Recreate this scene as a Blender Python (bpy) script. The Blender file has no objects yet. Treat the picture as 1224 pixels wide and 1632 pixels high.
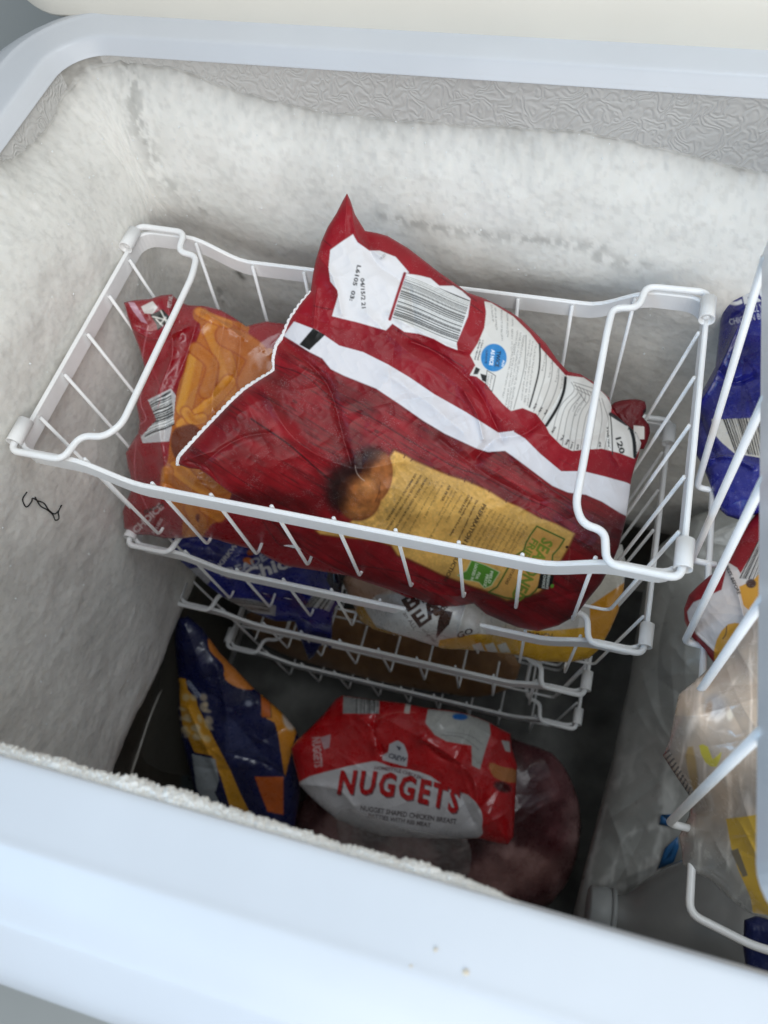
import bpy, math, random
import numpy as np
from mathutils import Matrix, Vector

# ------------------------------------------------------------------ camera
S = bpy.context.scene
C = S.collection
H = 0.28                                   # camera height above the freezer rim
RM = np.array([[0.96151589, -0.18127833, 0.2064591],
               [0.25693269, 0.85945949, -0.44194455],
               [-0.09732826, 0.4779828, 0.87296028]])
F, CX, CY = 1226.0, 612.0, 816.0
cam_d = bpy.data.cameras.new('camera')
cam = bpy.data.objects.new('camera', cam_d)
C.objects.link(cam)
M4 = Matrix.Identity(4)
for i in range(3):
    for j in range(3):
        M4[i][j] = RM[i, j]
M4[2][3] = H
cam.matrix_world = M4
cam_d.sensor_fit = 'VERTICAL'
cam_d.sensor_height = 36.0
cam_d.lens = 36.0 * F / 1632.0
cam_d.clip_start = 0.01
cam_d.clip_end = 50
cam_d.dof.use_dof = True
cam_d.dof.focus_distance = 0.46
cam_d.dof.aperture_fstop = 9.0
S.camera = cam

# ------------------------------------------------------------------ light
w = bpy.data.worlds.new('World')
S.world = w
w.use_nodes = True
w.node_tree.nodes['Background'].inputs[0].default_value = (0.60, 0.79, 1.0, 1)
w.node_tree.nodes['Background'].inputs[1].default_value = 0.22

def area(name, loc, target, sx, sy, power, col):
    d = bpy.data.lights.new(name, 'AREA')
    d.shape = 'RECTANGLE'; d.size = sx; d.size_y = sy
    d.energy = power; d.color = col
    o = bpy.data.objects.new(name, d)
    C.objects.link(o)
    o.location = loc
    o.rotation_euler = (Vector(target) - Vector(loc)).to_track_quat('-Z', 'Y').to_euler()
    return o
area('door_light', (0.55, -1.25, 1.05), (-0.15, 0.30, -0.10), 2.2, 1.1, 25.0, (1.0, 0.975, 0.93))
area('ceiling_light', (0.45, 0.15, 1.7), (-0.25, 0.2, -0.2), 1.0, 0.8, 11.0, (0.92, 0.97, 1.0))
rim_fill = area('added_rim_fill', (-0.42, -0.42, 0.46), (0.04, -0.02, 0.0), 0.6, 0.3, 0.36, (0.36, 0.66, 1.0))  # added cool fill that brightens the front rim and the hung rail
rim_fill.data.spread = math.radians(60)
S.view_settings.view_transform = 'Standard'
S.view_settings.look = 'None'
S.view_settings.exposure = 0.15
S.view_settings.gamma = 1.0
S.render.engine = 'CYCLES'

# ------------------------------------------------------------------ maths helpers
def rays(x, y):
    x = np.asarray(x, float); y = np.asarray(y, float)
    v = np.stack([(x - CX) / F, -(y - CY) / F, -np.ones_like(x)], -1)
    return v @ RM.T
def P(x, y, kind, val):
    r = rays(x, y)
    if kind == 'z': t = (val - H) / r[2]
    elif kind == 'Y': t = val / r[1]
    else: t = val / r[0]
    return r * t + np.array([0, 0, H])
def T(x, y, kind, val):
    r = rays(x, y)
    return ((val - H) / r[2]) if kind == 'z' else (val / r[1] if kind == 'Y' else val / r[0])

def _h(ix, iy, seed):
    n = (ix.astype(np.int64) * 374761393 + iy.astype(np.int64) * 668265263 + seed * 1442695041) & 0x7fffffff
    n = ((n ^ (n >> 13)) * 1274126177) & 0x7fffffff
    n = (n ^ (n >> 16)) & 0x7fffffff
    return (n % 100003) / 100003.0
def vn(x, y, seed=0):
    ix = np.floor(x); iy = np.floor(y); fx = x - ix; fy = y - iy
    fx = fx * fx * fx * (fx * (fx * 6 - 15) + 10); fy = fy * fy * fy * (fy * (fy * 6 - 15) + 10)
    a = _h(ix, iy, seed); b = _h(ix + 1, iy, seed); c = _h(ix, iy + 1, seed); d = _h(ix + 1, iy + 1, seed)
    return (a * (1 - fx) + b * fx) * (1 - fy) + (c * (1 - fx) + d * fx) * fy
def fbm(x, y, seed=0, o=4):
    s = 0; a = .5; t = 0
    for k in range(o):
        ca, sa = math.cos(k * 1.1), math.sin(k * 1.1)
        s = s + a * vn((x * ca - y * sa) * 2 ** k, (x * sa + y * ca) * 2 ** k, seed + 17 * k); t += a; a *= .5
    return s / t
def ridg(x, y, seed=0, o=3):
    s = 0; a = .5; t = 0
    for k in range(o):
        ca, sa = math.cos(k * 1.7 + .4), math.sin(k * 1.7 + .4)
        s = s + a * (1 - np.abs(2 * vn((x * ca - y * sa) * 2 ** k, (x * sa + y * ca) * 2 ** k, seed + 31 * k) - 1)); t += a; a *= .5
    return s / t
def sst(a, b, x):
    t = np.clip((x - a) / (b - a), 0, 1)
    return t * t * (3 - 2 * t)
def lin(c):
    c = np.asarray(c, float) / 255.0
    return np.where(c <= 0.04045, c / 12.92, ((c + 0.055) / 1.055) ** 2.4)
def seg_dist(x, y, pts, closed=False):
    """distance to a polyline, nearest point on it, and arc position"""
    pts = np.asarray(pts, float)
    if closed: pts = np.vstack([pts, pts[:1]])
    best = np.full(x.shape, 1e9); bx = np.zeros(x.shape); by = np.zeros(x.shape); bl = np.zeros(x.shape); L = 0
    for a, b in zip(pts[:-1], pts[1:]):
        d = b - a; ll = float(d @ d) + 1e-9
        t = np.clip(((x - a[0]) * d[0] + (y - a[1]) * d[1]) / ll, 0, 1)
        qx = a[0] + t * d[0]; qy = a[1] + t * d[1]
        dd = np.hypot(x - qx, y - qy); m = dd < best
        best = np.where(m, dd, best); bx = np.where(m, qx, bx); by = np.where(m, qy, by)
        bl = np.where(m, L + t * math.sqrt(ll), bl); L += math.sqrt(ll)
    return best, bx, by, bl
def inside(x, y, pts):
    r = np.zeros(x.shape, bool); n = len(pts)
    for i in range(n):
        x1, y1 = pts[i]; x2, y2 = pts[(i + 1) % n]
        if y1 == y2: continue
        c = (y1 > y) != (y2 > y)
        r ^= c & (x < (x2 - x1) * (y - y1) / (y2 - y1) + x1)
    return r
def smooth_poly(pts, closed=True, n=6, k=0.5):
    """Catmull-Rom through the points"""
    pts = [np.array(p, float) for p in pts]; out = []; N = len(pts)
    rng = range(N) if closed else range(N - 1)
    for i in rng:
        p0 = pts[(i - 1) % N] if closed or i > 0 else pts[i]; p1 = pts[i]; p2 = pts[(i + 1) % N]
        p3 = pts[(i + 2) % N] if closed or i + 2 < N else p2
        for j in range(n):
            t = j / n
            m1 = (p2 - p0) * k; m2 = (p3 - p1) * k
            out.append((2 * t**3 - 3 * t**2 + 1) * p1 + (t**3 - 2 * t**2 + t) * m1 + (-2 * t**3 + 3 * t**2) * p2 + (t**3 - t**2) * m2)
    if not closed: out.append(pts[-1])
    return np.array(out)

# ------------------------------------------------------------------ object helpers
def link(name, me, mat=None, parent=None):
    o = bpy.data.objects.new(name, me); C.objects.link(o)
    if mat is not None and me is not None: me.materials.append(mat)
    if parent is not None: o.parent = parent
    return o
def thing(name, label, cat, group=None, loc=(0, 0, 0)):
    o = bpy.data.objects.new(name, None); C.objects.link(o); o.location = loc
    o.empty_display_size = 0.02
    return tag(o, label, cat, group)
def tag(o, label, cat, group=None):
    o['label'] = label; o['category'] = cat
    if group: o['group'] = group
    return o
def mesh_np(name, V, Q, smooth=True):
    """V (n,3), Q (m,4) or list of arrays of faces"""
    me = bpy.data.meshes.new(name)
    V = np.asarray(V, np.float32); Q = np.asarray(Q, np.int32)
    k = Q.shape[1]
    me.vertices.add(len(V)); me.vertices.foreach_set('co', V.ravel())
    me.loops.add(Q.size); me.loops.foreach_set('vertex_index', Q.ravel())
    me.polygons.add(len(Q)); me.polygons.foreach_set('loop_start', np.arange(0, Q.size, k, dtype=np.int32))
    me.polygons.foreach_set('loop_total', np.full(len(Q), k, np.int32))
    me.update(calc_edges=True); me.validate()
    me.polygons.foreach_set('use_smooth', np.full(len(me.polygons), smooth))
    return me
def vcol(me, col, name='print'):
    a = me.color_attributes.new(name, 'FLOAT_COLOR', 'POINT')
    c = np.ones((len(me.vertices), 4), np.float32); c[:, :3] = col
    a.data.foreach_set('color', c.ravel())
def join(parts):
    V = []; Q = []; n = 0
    for v, q in parts:
        V.append(v); Q.append(np.asarray(q) + n); n += len(v)
    return np.vstack(V), np.vstack(Q)
def grid(V2):
    """V2 (a,b,3) -> verts, quads"""
    a, b = V2.shape[:2]; i = np.arange(a * b).reshape(a, b)
    q = np.stack([i[:-1, :-1], i[1:, :-1], i[1:, 1:], i[:-1, 1:]], -1).reshape(-1, 4)
    return V2.reshape(-1, 3), q
def fillet(pts, r, n=5):
    pts = [np.array(p, float) for p in pts]; out = [pts[0]]
    for i in range(1, len(pts) - 1):
        a, b, c = pts[i - 1], pts[i], pts[i + 1]
        la = np.linalg.norm(a - b); lc = np.linalg.norm(c - b)
        k = min(r, la * .45, lc * .45)
        p = b + (a - b) / la * k; q = b + (c - b) / lc * k
        for j in range(n + 1):
            t = j / n; out.append((1 - t)**2 * p + 2 * t * (1 - t) * b + t * t * q)
    out.append(pts[-1]); return np.array(out)
def tube(pts, r, n=10, closed=False, cap=True):
    pts = np.asarray(pts, float); N = len(pts)
    tg = np.gradient(pts, axis=0)
    if closed: tg = np.roll(pts, -1, 0) - np.roll(pts, 1, 0)
    tg /= np.linalg.norm(tg, axis=1)[:, None] + 1e-12
    u = np.cross(tg[0], [0, 0, 1.0])
    if np.linalg.norm(u) < .1: u = np.cross(tg[0], [1.0, 0, 0])
    ring = []
    rr = r if np.ndim(r) else np.full(N, r)
    for i in range(N):
        u = u - tg[i] * (u @ tg[i]); u /= np.linalg.norm(u); v = np.cross(tg[i], u)
        a = np.arange(n) / n * 2 * math.pi
        ring.append(pts[i] + rr[i] * (np.cos(a)[:, None] * u + np.sin(a)[:, None] * v))
    if cap and not closed:
        ring = [pts[0] + (ring[0] - pts[0]) * .01] + ring + [pts[-1] + (ring[-1] - pts[-1]) * .01]
    R = np.array(ring); a = len(R)
    i = np.arange(a * n).reshape(a, n); j = np.roll(i, -1, 1)
    if closed: q = np.stack([i, j, np.roll(j, -1, 0), np.roll(i, -1, 0)], -1)
    else: q = np.stack([i[:-1], j[:-1], j[1:], i[1:]], -1)
    return R.reshape(-1, 3), q.reshape(-1, 4)

# ------------------------------------------------------------------ materials
def newmat(name):
    m = bpy.data.materials.new(name); m.use_nodes = True
    nt = m.node_tree; b = nt.nodes['Principled BSDF']
    return m, nt, b
def N(nt, t, **k):
    n = nt.nodes.new(t)
    for a, b in k.items():
        if a[0] == '_': n.inputs[a[1:].replace('_', ' ')].default_value = b
        else: setattr(n, a, b)
    return n
def tc(nt, scale=1.0):
    c = N(nt, 'ShaderNodeTexCoord')
    return c.outputs['Object']
def ramp(nt, src, stops):
    r = N(nt, 'ShaderNodeValToRGB'); nt.links.new(src, r.inputs[0])
    e = r.color_ramp.elements
    while len(e) < len(stops): e.new(.5)
    for k, (p, c) in enumerate(stops):
        e[k].position = p; e[k].color = (c[0], c[1], c[2], 1) if np.ndim(c) else (c, c, c, 1)
    return r.outputs[0]
def bump(nt, b, src, strength, dist):
    n = N(nt, 'ShaderNodeBump'); n.inputs['Strength'].default_value = strength; n.inputs['Distance'].default_value = dist
    nt.links.new(src, n.inputs['Height']); nt.links.new(n.outputs[0], b.inputs['Normal']); return n
def film_mat(name, rough=0.38, spec=0.30, coat=0.0, frosty=0.08, wrinkle=.26):
    m, nt, b = newmat(name)
    a = N(nt, 'ShaderNodeAttribute', attribute_name='print')
    co = tc(nt)
    n1 = N(nt, 'ShaderNodeTexNoise', _Scale=90.0, _Detail=6.0, _Roughness=.7); nt.links.new(co, n1.inputs['Vector'])
    n2 = N(nt, 'ShaderNodeTexNoise', _Scale=1100.0, _Detail=2.0); nt.links.new(co, n2.inputs['Vector'])
    mul = N(nt, 'ShaderNodeMath', operation='MULTIPLY'); nt.links.new(n1.outputs[0], mul.inputs[0]); nt.links.new(n2.outputs[0], mul.inputs[1])
    f = ramp(nt, mul.outputs[0], [(.30, 0.0), (.46, frosty)])
    mx = N(nt, 'ShaderNodeMix', data_type='RGBA'); nt.links.new(f, mx.inputs[0]); nt.links.new(a.outputs['Color'], mx.inputs[6])
    mx.inputs[7].default_value = (.75, .77, .78, 1)
    nt.links.new(mx.outputs[2], b.inputs['Base Color'])
    rr = ramp(nt, n1.outputs[0], [(.3, rough - .06), (.7, rough + .14)]); nt.links.new(rr, b.inputs['Roughness'])
    b.inputs['Specular IOR Level'].default_value = spec
    b.inputs['Coat Weight'].default_value = coat; b.inputs['Coat Roughness'].default_value = .2
    n3 = N(nt, 'ShaderNodeTexNoise', _Scale=260.0, _Detail=3.0); nt.links.new(co, n3.inputs['Vector'])
    bm = bump(nt, b, n3.outputs[0], .10, .0005)
    n5 = N(nt, 'ShaderNodeTexNoise', noise_type='RIDGED_MULTIFRACTAL', _Scale=26.0, _Detail=4.0, _Roughness=.55, _Distortion=.6); nt.links.new(co, n5.inputs['Vector'])
    b2 = N(nt, 'ShaderNodeBump'); b2.inputs['Strength'].default_value = wrinkle; b2.inputs['Distance'].default_value = .0012
    nt.links.new(n5.outputs[0], b2.inputs['Height']); nt.links.new(b2.outputs[0], bm.inputs['Normal'])
    return m
FILM = film_mat('printed_film'); FILM_GLOSS = film_mat('glossy_printed_film', .25, .55, .3, .08, .42)
WRAP = film_mat('clear_wrap_over_food', .2, .6, .7, .18, .4); MATTE = film_mat('frosted_clear_film', .3, .6, .3, .25, .4)

def plain(name, col, rough=.4, spec=.5, nscale=60, namt=.04, bs=0.0, bd=.001, bscale=300):
    m, nt, b = newmat(name); co = tc(nt)
    n1 = N(nt, 'ShaderNodeTexNoise', _Scale=float(nscale), _Detail=5.0); nt.links.new(co, n1.inputs['Vector'])
    c = np.array(col, float)
    r = ramp(nt, n1.outputs[0], [(.3, tuple(c * (1 - namt * 2))), (.7, tuple(np.minimum(c * (1 + namt), 1)))])
    nt.links.new(r, b.inputs['Base Color']); b.inputs['Roughness'].default_value = rough
    b.inputs['Specular IOR Level'].default_value = spec
    if bs:
        n3 = N(nt, 'ShaderNodeTexNoise', _Scale=float(bscale), _Detail=3.0); nt.links.new(co, n3.inputs['Vector'])
        bump(nt, b, n3.outputs[0], bs, bd)
    return m
WIRE = plain('white_coated_wire', (.90, .90, .90), .28, .5, 40, .03, .12, .0004, 500)
RIMM = plain('white_rim_plastic', (.635, .66, .70), .33, .4, 9, .03, .05, .0005, 700)
BODYM = plain('white_cabinet_paint', (.72, .76, .80), .4, .4, 12, .02)
LIDM = plain('cream_lid_lining', (.90, .86, .77), .5, .3, 7, .03, .05, .001, 300)
WALLM = plain('grey_wall_paint', (.50, .53, .53), .8, .2, 3, .03)
BLACK = plain('dark_thread', (.02, .02, .02), .6, .3)
SEAL = plain('white_sealed_edge', (.78, .76, .76), .5, .3)

def specks(nt, co, base):
    """dust and scuffs scattered over the white plastic"""
    v = N(nt, 'ShaderNodeTexVoronoi', _Scale=26.0); v.feature = 'F1'; nt.links.new(co, v.inputs['Vector'])
    r = ramp(nt, v.outputs['Distance'], [(.035, 1.0), (.06, 0.0)])
    n = N(nt, 'ShaderNodeTexNoise', _Scale=13.0); nt.links.new(co, n.inputs['Vector'])
    g = ramp(nt, n.outputs[0], [(.56, 0.0), (.62, .6)])
    m = N(nt, 'ShaderNodeMath', operation='MULTIPLY'); nt.links.new(r, m.inputs[0]); nt.links.new(g, m.inputs[1])
    mx = N(nt, 'ShaderNodeMix', data_type='RGBA'); nt.links.new(m.outputs[0], mx.inputs[0]); nt.links.new(base, mx.inputs[6])
    mx.inputs[7].default_value = (.38, .36, .34, 1)
    return mx.outputs[2]
for mm in (RIMM, LIDM, BODYM):
    nt = mm.node_tree; b = nt.nodes['Principled BSDF']; src = b.inputs['Base Color'].links[0].from_socket
    nt.links.new(specks(nt, tc(nt), src), b.inputs['Base Color'])

# stucco-embossed liner
LINER, nt, b = newmat('embossed_liner'); co = tc(nt)
nz = N(nt, 'ShaderNodeTexNoise', _Scale=95.0, _Detail=.6, _Distortion=.9); nt.links.new(co, nz.inputs['Vector'])
m1 = N(nt, 'ShaderNodeMath', operation='MULTIPLY', _Value=0); nt.links.new(nz.outputs[0], m1.inputs[0]); m1.inputs[1].default_value = 34.0
m2 = N(nt, 'ShaderNodeMath', operation='SINE'); nt.links.new(m1.outputs[0], m2.inputs[0])
bump(nt, b, m2.outputs[0], .34, .0010)
n4 = N(nt, 'ShaderNodeTexNoise', _Scale=8.0, _Detail=4.0); nt.links.new(co, n4.inputs['Vector'])
nt.links.new(ramp(nt, n4.outputs[0], [(.3, (.56, .55, .53)), (.7, (.64, .63, .61))]), b.inputs['Base Color'])
b.inputs['Roughness'].default_value = .28
# frost
FROST, nt, b = newmat('freezer_frost'); co = tc(nt)
fa = N(nt, 'ShaderNodeAttribute', attribute_name='print')
n1 = N(nt, 'ShaderNodeTexNoise', _Scale=16.0, _Detail=10.0, _Roughness=.62); nt.links.new(co, n1.inputs['Vector'])
c1 = ramp(nt, n1.outputs[0], [(.30, (.72, .705, .665)), (.5, (.79, .775, .735)), (.70, (.86, .845, .805))])
mx = N(nt, 'ShaderNodeMix', data_type='RGBA', blend_type='MULTIPLY'); mx.inputs[0].default_value = 1
nt.links.new(c1, mx.inputs[6]); nt.links.new(fa.outputs['Color'], mx.inputs[7])
nt.links.new(mx.outputs[2], b.inputs['Base Color'])
b.inputs['Roughness'].default_value = .5
n2 = N(nt, 'ShaderNodeTexNoise', _Scale=260.0, _Detail=7.0, _Roughness=.75); nt.links.new(co, n2.inputs['Vector'])
bump(nt, b, n2.outputs[0], .30, .0010)
b.inputs['Subsurface Weight'].default_value = .35
b.inputs['Subsurface Radius'].default_value = (.006, .007, .008)
b.inputs['Subsurface Scale'].default_value = 1.0

def clear_mat(name, tint=(.8, .8, .8), haze=.25):
    m, nt, b = newmat(name)
    tr = N(nt, 'ShaderNodeBsdfTransparent'); tr.inputs[0].default_value = (.93, .93, .93, 1)
    b.inputs['Base Color'].default_value = (*tint, 1); b.inputs['Roughness'].default_value = .12
    b.inputs['Specular IOR Level'].default_value = .9
    n3 = N(nt, 'ShaderNodeTexNoise', _Scale=60.0, _Detail=5.0, _Distortion=1.5); nt.links.new(tc(nt), n3.inputs['Vector'])
    bump(nt, b, n3.outputs[0], .7, .003)
    f = ramp(nt, n3.outputs[0], [(.35, haze * .5), (.7, min(1, haze * 1.8))])
    ms = N(nt, 'ShaderNodeMixShader'); nt.links.new(f, ms.inputs[0]); nt.links.new(tr.outputs[0], ms.inputs[1]); nt.links.new(b.outputs[0], ms.inputs[2])
    nt.links.new(ms.outputs[0], nt.nodes['Material Output'].inputs[0])
    return m
CLEAR = clear_mat('clear_plastic_film', (.62, .58, .56), .16)

# ------------------------------------------------------------------ the chest freezer
freezer = thing('chest_freezer', 'open white chest freezer with thick frost on its inner walls', 'freezer', loc=(0, 0.2, 0))
freezer.location = (0, 0, 0)
X0, X1, Y0, Y1 = -0.377, 0.62, 0.012, 0.455
def rrect(off, r, n=10):
    """rounded rectangle path, offset outwards by off, starting front-left going to the right"""
    x0, x1, y0, y1 = X0 - off, X1 + off, Y0 - off, Y1 + off; r = max(r + off, .004); out = []
    for cx, cy, a0 in ((x0 + r, y0 + r, 180), (x1 - r, y0 + r, 270), (x1 - r, y1 - r, 0), (x0 + r, y1 - r, 90)):
        for k in range(n + 1):
            a = math.radians(a0 + 90 * k / n); out.append((cx + r * math.cos(a), cy + r * math.sin(a)))
    return np.array(out)
def sweep(profile, r=.035, dense=1):
    rows = []
    for off, z in profile:
        p = rrect(off, r); p[:, 1] = np.where((off < 0) & (p[:, 1] < Y0 + .012), Y0 + (p[:, 1] - Y0) * .25, p[:, 1])   # the front moulding drops more steeply
        rows.append(np.c_[p, np.full(len(p), z)])
    R = np.array(rows); R = np.concatenate([R, R[:, :1]], 1)
    return grid(R)
prof = smooth_poly([(-.006, -.0095), (-.0055, -.0085), (-.001, -.0020), (.0005, -.0004), (.003, .0003), (.012, .0006), (.023, .0010), (.0265, .0014),
                    (.029, .0010), (.040, -.0025), (.0495, -.0070), (.0525, -.0085), (.066, -.020), (.072, -.034), (.073, -.06)], False, 4, .35)
v, q = sweep([tuple(p) for p in prof]); link('rim', mesh_np('rim', v, q), RIMM, freezer)
v, q = sweep([(.0715, -.045), (.0715, -.85)]); link('cabinet', mesh_np('cabinet', v, q), BODYM, freezer)
v, q = sweep([(-.0045, -.007), (-.0045, -.72)]); link('liner', mesh_np('liner', v, q), LINER, freezer)
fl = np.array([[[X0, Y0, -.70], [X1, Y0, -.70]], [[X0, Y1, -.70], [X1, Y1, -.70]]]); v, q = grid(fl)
link('floor_panel', mesh_np('floor_panel', v, q), plain('painted_shade_floor', (.15, .15, .14), .5, .4, 20, .3), freezer)  # dark colour stands in for the deep shade at the bottom
# lid, standing open behind: a shallow tray with a rounded border
def panel(x0, x1, z0, z1, yb, t, r, n=8):
    rows = []
    for d, yy in ((0, t), (.0, .004), (.004, 0), (.03, 0), (.045, .006), (.06, .007), (.5, .007)):
        a0, a1, b0, b1 = x0 + d, x1 - d, z0 + d, z1 - d
        if a1 < a0: a0 = a1 = (a0 + a1) / 2
        if b1 < b0: b0 = b1 = (b0 + b1) / 2
        rr = max(r - d, .001); out = []
        for cx, cz, g in ((a0 + rr, b0 + rr, 180), (a1 - rr, b0 + rr, 270), (a1 - rr, b1 - rr, 0), (a0 + rr, b1 - rr, 90)):
            for k in range(n + 1):
                a = math.radians(g + 90 * k / n); zz = cz + rr * math.sin(a)
                out.append((cx + rr * math.cos(a), yb + yy + zz * .12, zz))
        out.append(out[0]); rows.append(out)
    return grid(np.array(rows))
v, q = panel(-.425, .68, -.004, .62, .4775, .05, .03)
lid = link('lid', mesh_np('lid', v, q), LIDM, freezer)

# liner / frost paths: from the front-left corner up the left wall, round the corner, along the back wall
def wallpath(s, R):
    """s in metres from front-left; returns x,y,nx,ny of the liner wall with corner radius R"""
    xl, yb = X0 + .0045, Y1 - .0045
    la = yb - R - Y0; arc = R * math.pi / 2
    x = np.where(s < la, xl, 0.); y = np.where(s < la, Y0 + s, 0.); nx = np.where(s < la, 1., 0.); ny = np.zeros_like(s)
    a = np.clip((s - la) / R, 0, math.pi / 2); m = (s >= la) & (s < la + arc)
    x = np.where(m, xl + R - R * np.cos(a), x); y = np.where(m, yb - R + R * np.sin(a), y)
    nx = np.where(m, np.cos(a), nx); ny = np.where(m, -np.sin(a), ny)
    m = s >= la + arc
    x = np.where(m, xl + R + (s - la - arc), x); y = np.where(m, yb, y); nx = np.where(m, 0., nx); ny = np.where(m, -1., ny)
    return x, y, nx, ny
# upper edge of the frost read along the wall: (s, z)
LA = Y1 - .0045 - .035 - Y0; ARC = .035 * math.pi / 2; XL = X0 + .0045
def sx(x): return LA + ARC + (x - XL - .035)
ZB = [(0, -.004), (.25, -.006), (.31, -.008), (.335, -.016), (.36, -.026), (LA, -.028), (LA + ARC * .35, -.016), (LA + ARC * .8, -.014), (sx(-.30), -.015), (sx(-.27), -.024),
      (sx(-.235), -.034), (sx(-.19), -.040), (sx(-.14), -.041), (sx(-.08), -.040), (sx(-.03), -.039), (sx(.02), -.044), (sx(.06), -.052), (sx(.10), -.058), (sx(.2), -.06), (sx(.7), -.05)]
na, nb = 900, 420
SM = sx(.55)
s = np.linspace(0, SM, na)[:, None] * np.ones((1, nb))
zs = sum(np.interp(s + o_, [a for a, _ in ZB], [b_ for _, b_ in ZB]) for o_ in np.linspace(-.02, .02, 7)) / 7
k = (np.linspace(0, 1, nb)[None, :] ** 1.35) * np.ones((na, 1))
z = np.minimum(zs + .010, -.0092) - k * (.66 + zs)
d0 = zs - z
d = d0 + (.0050 * (fbm(s * 40, z * 60, 3, 3) - .5) + .0030 * (fbm(s * 170, z * 170, 5, 3) - .5)) * (1 - sst(.0, .045, d0) * .9)
xs, ys, nx, ny = wallpath(s, .035)
xs2, ys2, nx2, ny2 = wallpath(s, .11)
bl = sst(.0, .14, d)
leftness = sst(LA + .02, LA - .12, s)
Tm = .030 + .010 * fbm(s * 9, d * 9, 11, 2) + .008 * leftness
prof_t = (1 - np.exp(-(np.maximum(d, 0) / .026) ** 1.25)) * Tm * (1 + .25 * np.exp(-((d - .075) / .03) ** 2) * (1 - leftness))
prof_t *= 1 - .82 * sst(.37 + .06 * fbm(s * 8, s * 0, 4), .47, d)
U_ = (xs * (1 - bl * .5) + xs2 * bl * .5) + (ys * (1 - bl * .5) + ys2 * bl * .5) + 1
nzz = (.0032 * (fbm(U_ * 28, z * 28, 21, 4) - .5) + .0007 * (fbm(U_ * 120, z * 120, 22, 3) - .5) + .0005 * (fbm(U_ * 420, z * 420, 23, 2) - .5)) * sst(0, .02, d)
nzz += .0007 * ridg(U_ * 16 + 2, z * 22, 40, 3) * sst(0, .03, d) - .0012
th = np.where(d < 0, -.001 + 0 * d, prof_t + nzz * (1 - .6 * sst(.40, .5, d)) + .0008)
th = np.where(d > 0, np.maximum(th, .0007), -.0012)
bx = xs * (1 - bl * .5) + xs2 * bl * .5; by = ys * (1 - bl * .5) + ys2 * bl * .5
bnx = nx * (1 - bl) + nx2 * bl; bny = ny * (1 - bl) + ny2 * bl; ln = np.hypot(bnx, bny); bnx /= ln; bny /= ln
FV = np.stack([bx + bnx * th, by + bny * th, z], -1)
FROSTV = FV.reshape(-1, 3)
v, q = grid(FV); me = mesh_np('frost', v, q)
# dirt and clear-ice patches that sit in the frost, plus painted shade lower down
col = np.ones((na, nb, 3)); qx, qz = FV[..., 0], FV[..., 2]; onback = s > LA + .01
g = np.zeros((na, nb))
def smudge(pts, wd, amp, th_=.62, sc=160):
    global g
    pp = [(float(p[0]), float(p[2])) for p in (P(a, b_, 'Y', .405) for a, b_ in pts)]
    dd, _, _, _ = seg_dist(qx, qz, pp)
    n_ = fbm(qx * sc, qz * sc * .8, 77, 3)
    g = np.maximum(g, amp * np.exp(-(dd / wd) ** 2) * sst(th_ - .14, th_ + .05, n_) * onback)
smudge([(160, 170), (185, 205), (205, 240), (232, 272)], .008, .42, .55, 260)
smudge([(215, 250), (240, 290), (330, 350)], .008, .30)
smudge([(600, 362), (700, 380), (760, 388), (860, 396), (960, 410)], .004, .34, .54, 330)
smudge([(950, 420), (1030, 440)], .005, .4, .55)
smudge([(372, 452), (378, 460)], .003, .85, .35)
smudge([(340, 480), (350, 500)], .004, .5)
smudge([(770, 236), (782, 240)], .005, .22, .2, 60)
smudge([(840, 242), (850, 244)], .0035, .22, .2, 60)
g2 = .10 * sst(.60, .72, fbm(U_ * 90, z * 90, 91, 3)) * sst(.55, .7, fbm(U_ * 14, z * 14, 92, 2))
gl = .05 * sst(.5, .68, fbm(U_ * 26, z * 26, 95, 4))
low = sst(.39, .48, d)  # shade deep in the chest, painted into the frost colour
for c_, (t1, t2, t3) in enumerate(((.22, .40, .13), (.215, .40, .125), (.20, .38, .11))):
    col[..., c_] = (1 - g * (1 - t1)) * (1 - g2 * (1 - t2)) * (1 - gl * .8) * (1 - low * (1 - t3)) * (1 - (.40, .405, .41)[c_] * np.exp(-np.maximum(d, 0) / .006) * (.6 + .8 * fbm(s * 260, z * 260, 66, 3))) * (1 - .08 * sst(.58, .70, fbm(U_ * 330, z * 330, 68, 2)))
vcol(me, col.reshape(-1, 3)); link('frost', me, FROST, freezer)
# crumbly frost lip hanging off the front wall
nxf, ncf = 1500, 60
xx = np.linspace(-.36, .02, nxf)[:, None] * np.ones((1, ncf)); ph = np.linspace(-1.3, math.pi * 1.1, ncf)[None, :] * np.ones((nxf, 1))
env = .0010 + .0022 * sst(.012, -.06, xx) * (1 - .35 * sst(-.10, -.19, xx)) + .0030 * (fbm(xx * 55, xx * 0, 8, 3) - .5) + .0006 * sst(.70, .78, fbm(xx * 70, xx * 0, 61, 2))
env = np.maximum(env * (.5 + .8 * fbm(xx * 22, xx * 0, 301, 2)), .0004) * sst(.018, -.0, xx)
rad = env * (1 + .30 * (fbm(xx * 420, ph * 3.2, 9, 3) - .5)) + .0026 * (fbm(xx * 1100, ph * 6.5, 19, 2) - .5) * sst(.018, -.01, xx)
rad = np.maximum(rad, .0002)
FV = np.stack([xx, Y0 + .0006 + rad * np.sin(ph) * 1.3, -.0048 + rad * np.cos(ph) * .7 - .010 * sst(0.5, 3.9, ph)], -1)
v, q = grid(FV); me = mesh_np('frost', v, q); vcol(me, np.ones((len(v), 3))); link('frost_lip', me, FROST, freezer)
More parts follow.
